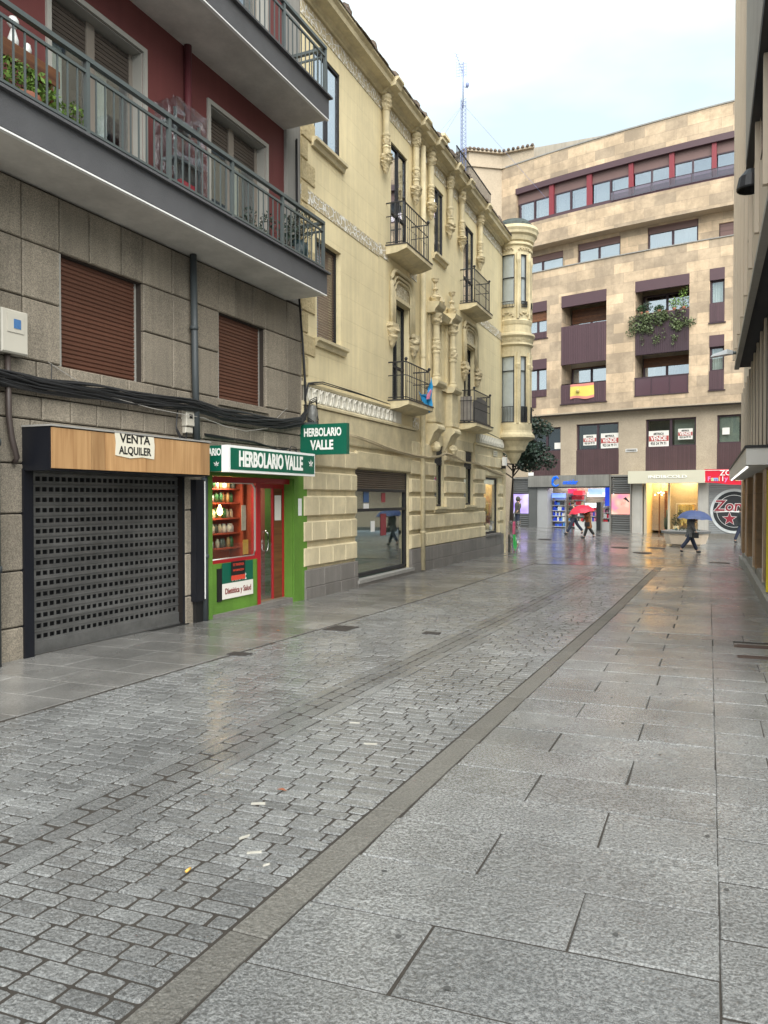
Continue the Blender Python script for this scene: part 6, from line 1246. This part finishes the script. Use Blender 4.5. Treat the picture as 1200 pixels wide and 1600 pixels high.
def person(px, zc, ang, S, label, legs, arms, coat, coatc, trc, hair=None, hood=None, lean=.03, bagc=None, bagside=-1, hairc=(.08, .05, .03)):
    x, y = polar(px, zc); zg = gz(x, y); fr_ = Fr(x, y, ang); t = thing('person', label, 'person', fr_, (0, 0, zg)); t['category'] = 'person'
    P = {'pelvis': (0, 0, .93, .115), 'waist': (lean*.3, 0, 1.08, .105), 'chest': (lean, 0, 1.28, .13), 'neckb': (lean*1.2, 0, 1.42, .06), 'neck': (lean*1.4, 0, 1.50, .05), 'head': (lean*1.6+.01, 0, 1.60, .085), 'crown': (lean*1.6, 0, 1.67, .075), 'nose': (lean*1.6+.10, 0, 1.58, .018), 'chin': (lean*1.6+.06, 0, 1.53, .035)}
    E_ = [('pelvis', 'waist'), ('waist', 'chest'), ('chest', 'neckb'), ('neckb', 'neck'), ('neck', 'head'), ('head', 'crown'), ('head', 'nose'), ('head', 'chin')]
    for sd, (kn, an, toe) in zip((1, -1), legs):
        n = 'L' if sd > 0 else 'R'; P['hip'+n] = (0, sd*.09, .88, .085); P['knee'+n] = (kn[0], sd*.09, kn[1], .055); P['ank'+n] = (an[0], sd*.09, an[1], .038); P['toe'+n] = (toe[0], sd*.10, toe[1], .034)
        E_ += [('pelvis', 'hip'+n), ('hip'+n, 'knee'+n), ('knee'+n, 'ank'+n), ('ank'+n, 'toe'+n)]
    for sd, (el, ha) in zip((1, -1), arms):
        n = 'L' if sd > 0 else 'R'; P['sho'+n] = (lean*1.1, sd*.17, 1.37, .055); P['elb'+n] = (*el, .042); P['wri'+n] = (*ha, .028); d = Vector(ha)-Vector(el); d.normalize(); h_ = Vector(ha)+d*.06; P['palm'+n] = (*h_, .032)
        E_ += [('neckb', 'sho'+n), ('sho'+n, 'elb'+n), ('elb'+n, 'wri'+n), ('wri'+n, 'palm'+n)]
        side = d.cross(Vector((0, 1, 0))); side = side.normalized() if side.length > .1 else Vector((1, 0, 0))
        for i, (o_, l) in enumerate(((-.026, .060), (-.009, .072), (.009, .068), (.025, .052))): f0 = h_+d*.035+side*o_; f1 = f0+d*l*.6+Vector((0, -sd*.01, 0)); f2 = f1+d*l*.3+Vector((0, -sd*.025, 0)); P[f'f{i}a'+n] = (*f0, .009); P[f'f{i}b'+n] = (*f1, .009); P[f'f{i}c'+n] = (*f2, .008); E_ += [('palm'+n, f'f{i}a'+n), (f'f{i}a'+n, f'f{i}b'+n), (f'f{i}b'+n, f'f{i}c'+n)]
        th = h_-side*.035+d*.02; P['th'+n] = (*th, .011); th2 = th+d*.03-side*.015; P['th2'+n] = (*th2, .009); E_ += [('palm'+n, 'th'+n), ('th'+n, 'th2'+n)]
    Q = {k: (v[0]*S, v[1]*S, v[2]*S, v[3]*S) for k, v in P.items()}; skinmesh('body', Q, E_, SKIN, t)
    g = lambda k, dr: (Q[k][0], Q[k][1], Q[k][2], Q[k][3]+dr)
    for n in 'LR':
        T_ = {'a': g('pelvis', .02), 'b': g('hip'+n, .022), 'c': g('knee'+n, .03), 'd': g('ank'+n, .032)}; skinmesh('trouser_leg', T_, [('a', 'b'), ('b', 'c'), ('c', 'd')], trc, t)
        a_, b_ = Q['ank'+n], Q['toe'+n]; h_ = (a_[0]-(b_[0]-a_[0])*.35, a_[1], min(a_[2], b_[2]+.03)-.015); skinmesh('shoe', {'h': (*h_, .060*S), 'm': (a_[0]+(b_[0]-a_[0])*.4, a_[1], (a_[2]+b_[2])/2-.01, .056*S), 't': (b_[0]+.03, b_[1], b_[2]+.004, .052*S)}, [('h', 'm'), ('m', 't')], SHOE, t)
    # coat
    hem = coat*S; M = MB(); prof = [(.075, 1.47), (.15, 1.42), (.20, 1.36), (.20, 1.20), (.17, 1.06), (.19, .92), (.215, .8), (.23, .7), (.245, .6)]; rows = []; z_ = [p for p in prof if p[1] > coat]+[(.235, coat)]
    vs = []; n = 14
    for r, z in z_:
        for i in range(n): a = 2*math.pi*i/n; k = 1+.05*math.sin(3*a+z*9)*(z < 1); vs.append(((lean*(z-.9)*2+math.cos(a)*r*.72*k)*S, math.sin(a)*r*k*S, z*S+zg))
    M.mesh(vs, [(j*n+i, j*n+(i+1) % n, (j+1)*n+(i+1) % n, (j+1)*n+i) for j in range(len(z_)-1) for i in range(n)], .5, True); c_ = M.build('coat', coatc, t)
    for n in 'LR': skinmesh('sleeve', {'a': g('sho'+n, .03), 'b': g('elb'+n, .028), 'c': g('wri'+n, .018)}, [('a', 'b'), ('b', 'c')], coatc, t)
    hx = Q['head'][0]; hz = Q['head'][2]+zg
    if hood: M = MB(); M.ball((hx-.02, 0, hz+.02), .135*S, 12, sz=1.15, lump=.05); M.build('hood', hood, t)
    else:
        M = MB(); M.lathe([(0, hz+.125*S), (.07*S, hz+.11*S), (.105*S, hz+.05*S), (.11*S, hz-.02*S), (.085*S, hz-.09*S), (.06*S, hz-.10*S)], hx-.025, 0, 12, lump=.08); M.build('hair', mat('hair', hairc, .8, .2, 20), t)
    if bagc: M = MB(); M.block(-.02*S, .24*S, (.62)*S+zg, .84*S+zg, bagside*.20*S, bagside*.28*S, .02); M.tube([(.05*S, bagside*.22*S, .84*S+zg), (.09*S, bagside*.2*S, 1.1*S+zg), (lean, bagside*.17*S, 1.44*S+zg)], .008, 5); M.build('shoulder_bag', bagc, t)
    return t, fr_, zg
AR = math.degrees(math.pi/2-PSI); AL = AR+180
COATB = mat('brown_coat', (.22, .085, .028), .85, .12, 8, .5, 30); COATG = mat('grey_coat', (.10, .10, .10), .9, .35, 14, .5, 30, speck=.3, ss=40); COATD = mat('dark_coat', (.03, .033, .035), .85, .15, 8); OLIVE = mat('olive_parka', (.055, .052, .042), .85, .15, 8)
def umbrella(fr_, zg, S, top, r, drop, tilt, cx, cy, m_, label, hand):
    t = thing('umbrella', label, 'umbrella', fr_, (cx, cy, zg+top-.4)); n = 8; M = MB(); rot = Matrix.Rotation(R(tilt), 3, 'Y'); o_ = Vector((cx, cy, zg+top))
    K = 5; vs = [tuple(o_)]
    for k in range(1, K+1):
        f = k/K
        for i in range(n*2):
            a = math.pi*i/n; rr_ = r*math.sin(f*1.25)/math.sin(1.25)*(1 if i % 2 == 0 else 1-.075*f); z = -drop*(1-math.cos(f*1.45))/(1-math.cos(1.45))+(0 if i % 2 == 0 else .03*f); v = rot @ Vector((math.cos(a)*rr_, math.sin(a)*rr_, z)); vs.append(tuple(o_+v))
    m = n*2; fs = [(0, 1+i, 1+(i+1) % m) for i in range(m)]+[(1+k*m+i, 1+k*m+(i+1) % m, 1+(k+1)*m+(i+1) % m, 1+(k+1)*m+i) for k in range(K-1) for i in range(m)]
    M.mesh(vs, fs); M.build('canopy', m_, t); M = MB()
    for i in range(n): M.tube([tuple(Vector(vs[1+k*m+2*i])+Vector((0, 0, -.01))) for k in range(K)], .004, 4)
    M.build('ribs', STEEL, t); M = MB(); ax = rot @ Vector((0, 0, 1)); M.tube([tuple(o_+ax*.05), tuple(o_-ax*.2), hand], .007, 6); M.build('shaft', STEEL, t); M = MB(); h_ = Vector(hand); M.tube([hand, tuple(h_-ax*.07), tuple(h_-ax*.1+Vector((.03, 0, 0)))], .014, 6); M.build('handle', BLACK, t)
# blue umbrella walker, moving right
S = .90; t, f, z = person(1079, 28.0, AR, S, 'walker in grey speckled coat and dark trousers under the navy blue umbrella', (((.13, .50), (.31, .10), (.44, .035)), ((-.14, .52), (-.42, .20), (-.36, .05))), (((.10, .25, 1.12), (.24, .12, 1.30)), ((-.02, -.24, 1.10), (.12, -.22, .90))), .66, COATG, DENIM, bagc=SHOE)
umbrella(f, z, S, 1.56, .64, .34, 4, .20, .05, mat('navy_umbrella', (.055, .085, .21), .5, .08), 'navy blue open umbrella held by the walker in the grey coat', (.26*S, .12*S, z+1.34*S))
# red umbrella walker, moving left
S = .88; t, f, z = person(919, 35.0, AL, S, 'walker in long camel brown coat under the red umbrella', (((.10, .50), (.22, .08), (.36, .035)), ((-.10, .50), (-.34, .17), (-.28, .04))), (((.12, .24, 1.12), (.26, .10, 1.25)), ((.05, -.24, 1.08), (.16, -.2, .95))), .52, COATB, SHOE, bagc=SHOE, bagside=1, hairc=(.35, .2, .1))
umbrella(f, z, S, 1.50, .60, .34, 10, .34, .0, mat('red_umbrella', (.75, .012, .045), .45, .06), 'bright red open umbrella held by the walker in the brown coat', (.30*S, .10*S, z+1.28*S))
S = .98; person(898, 37.5, AL, S, 'walker in dark jacket and trousers striding behind the red umbrella', (((.20, .52), (.40, .10), (.52, .05)), ((-.14, .52), (-.42, .18), (-.36, .05))), (((.05, .25, 1.10), (.26, .2, 1.02)), ((-.08, -.25, 1.1), (.12, -.24, .95))), .82, COATD, DENIM, lean=.08)
WB = mat('white_bag', (.7, .7, .68), .5, .1)
person(808.5, 42.5, AR-30, .98, 'person in olive hooded parka standing with raised arms by the lilac screen', (((.02, .5), (.0, .08), (.12, .035)), ((-.02, .5), (-.03, .08), (.09, .035))), (((.16, .25, 1.30), (.25, .10, 1.52)), ((-.05, -.28, 1.14), (-.12, -.2, .98))), .78, OLIVE, DENIM, hood=OLIVE, bagc=WB, bagside=1)
person(1157, 34.5, AR, .95, 'person in black clothes and white shoes half hidden behind the stone pillars', (((.10, .50), (.15, .08), (.27, .035)), ((-.14, .52), (-.30, .12), (-.2, .04))), (((.0, .25, 1.10), (.15, .2, .95)), ((-.08, -.25, 1.1), (.02, -.24, .9))), .82, COATD, DENIM)
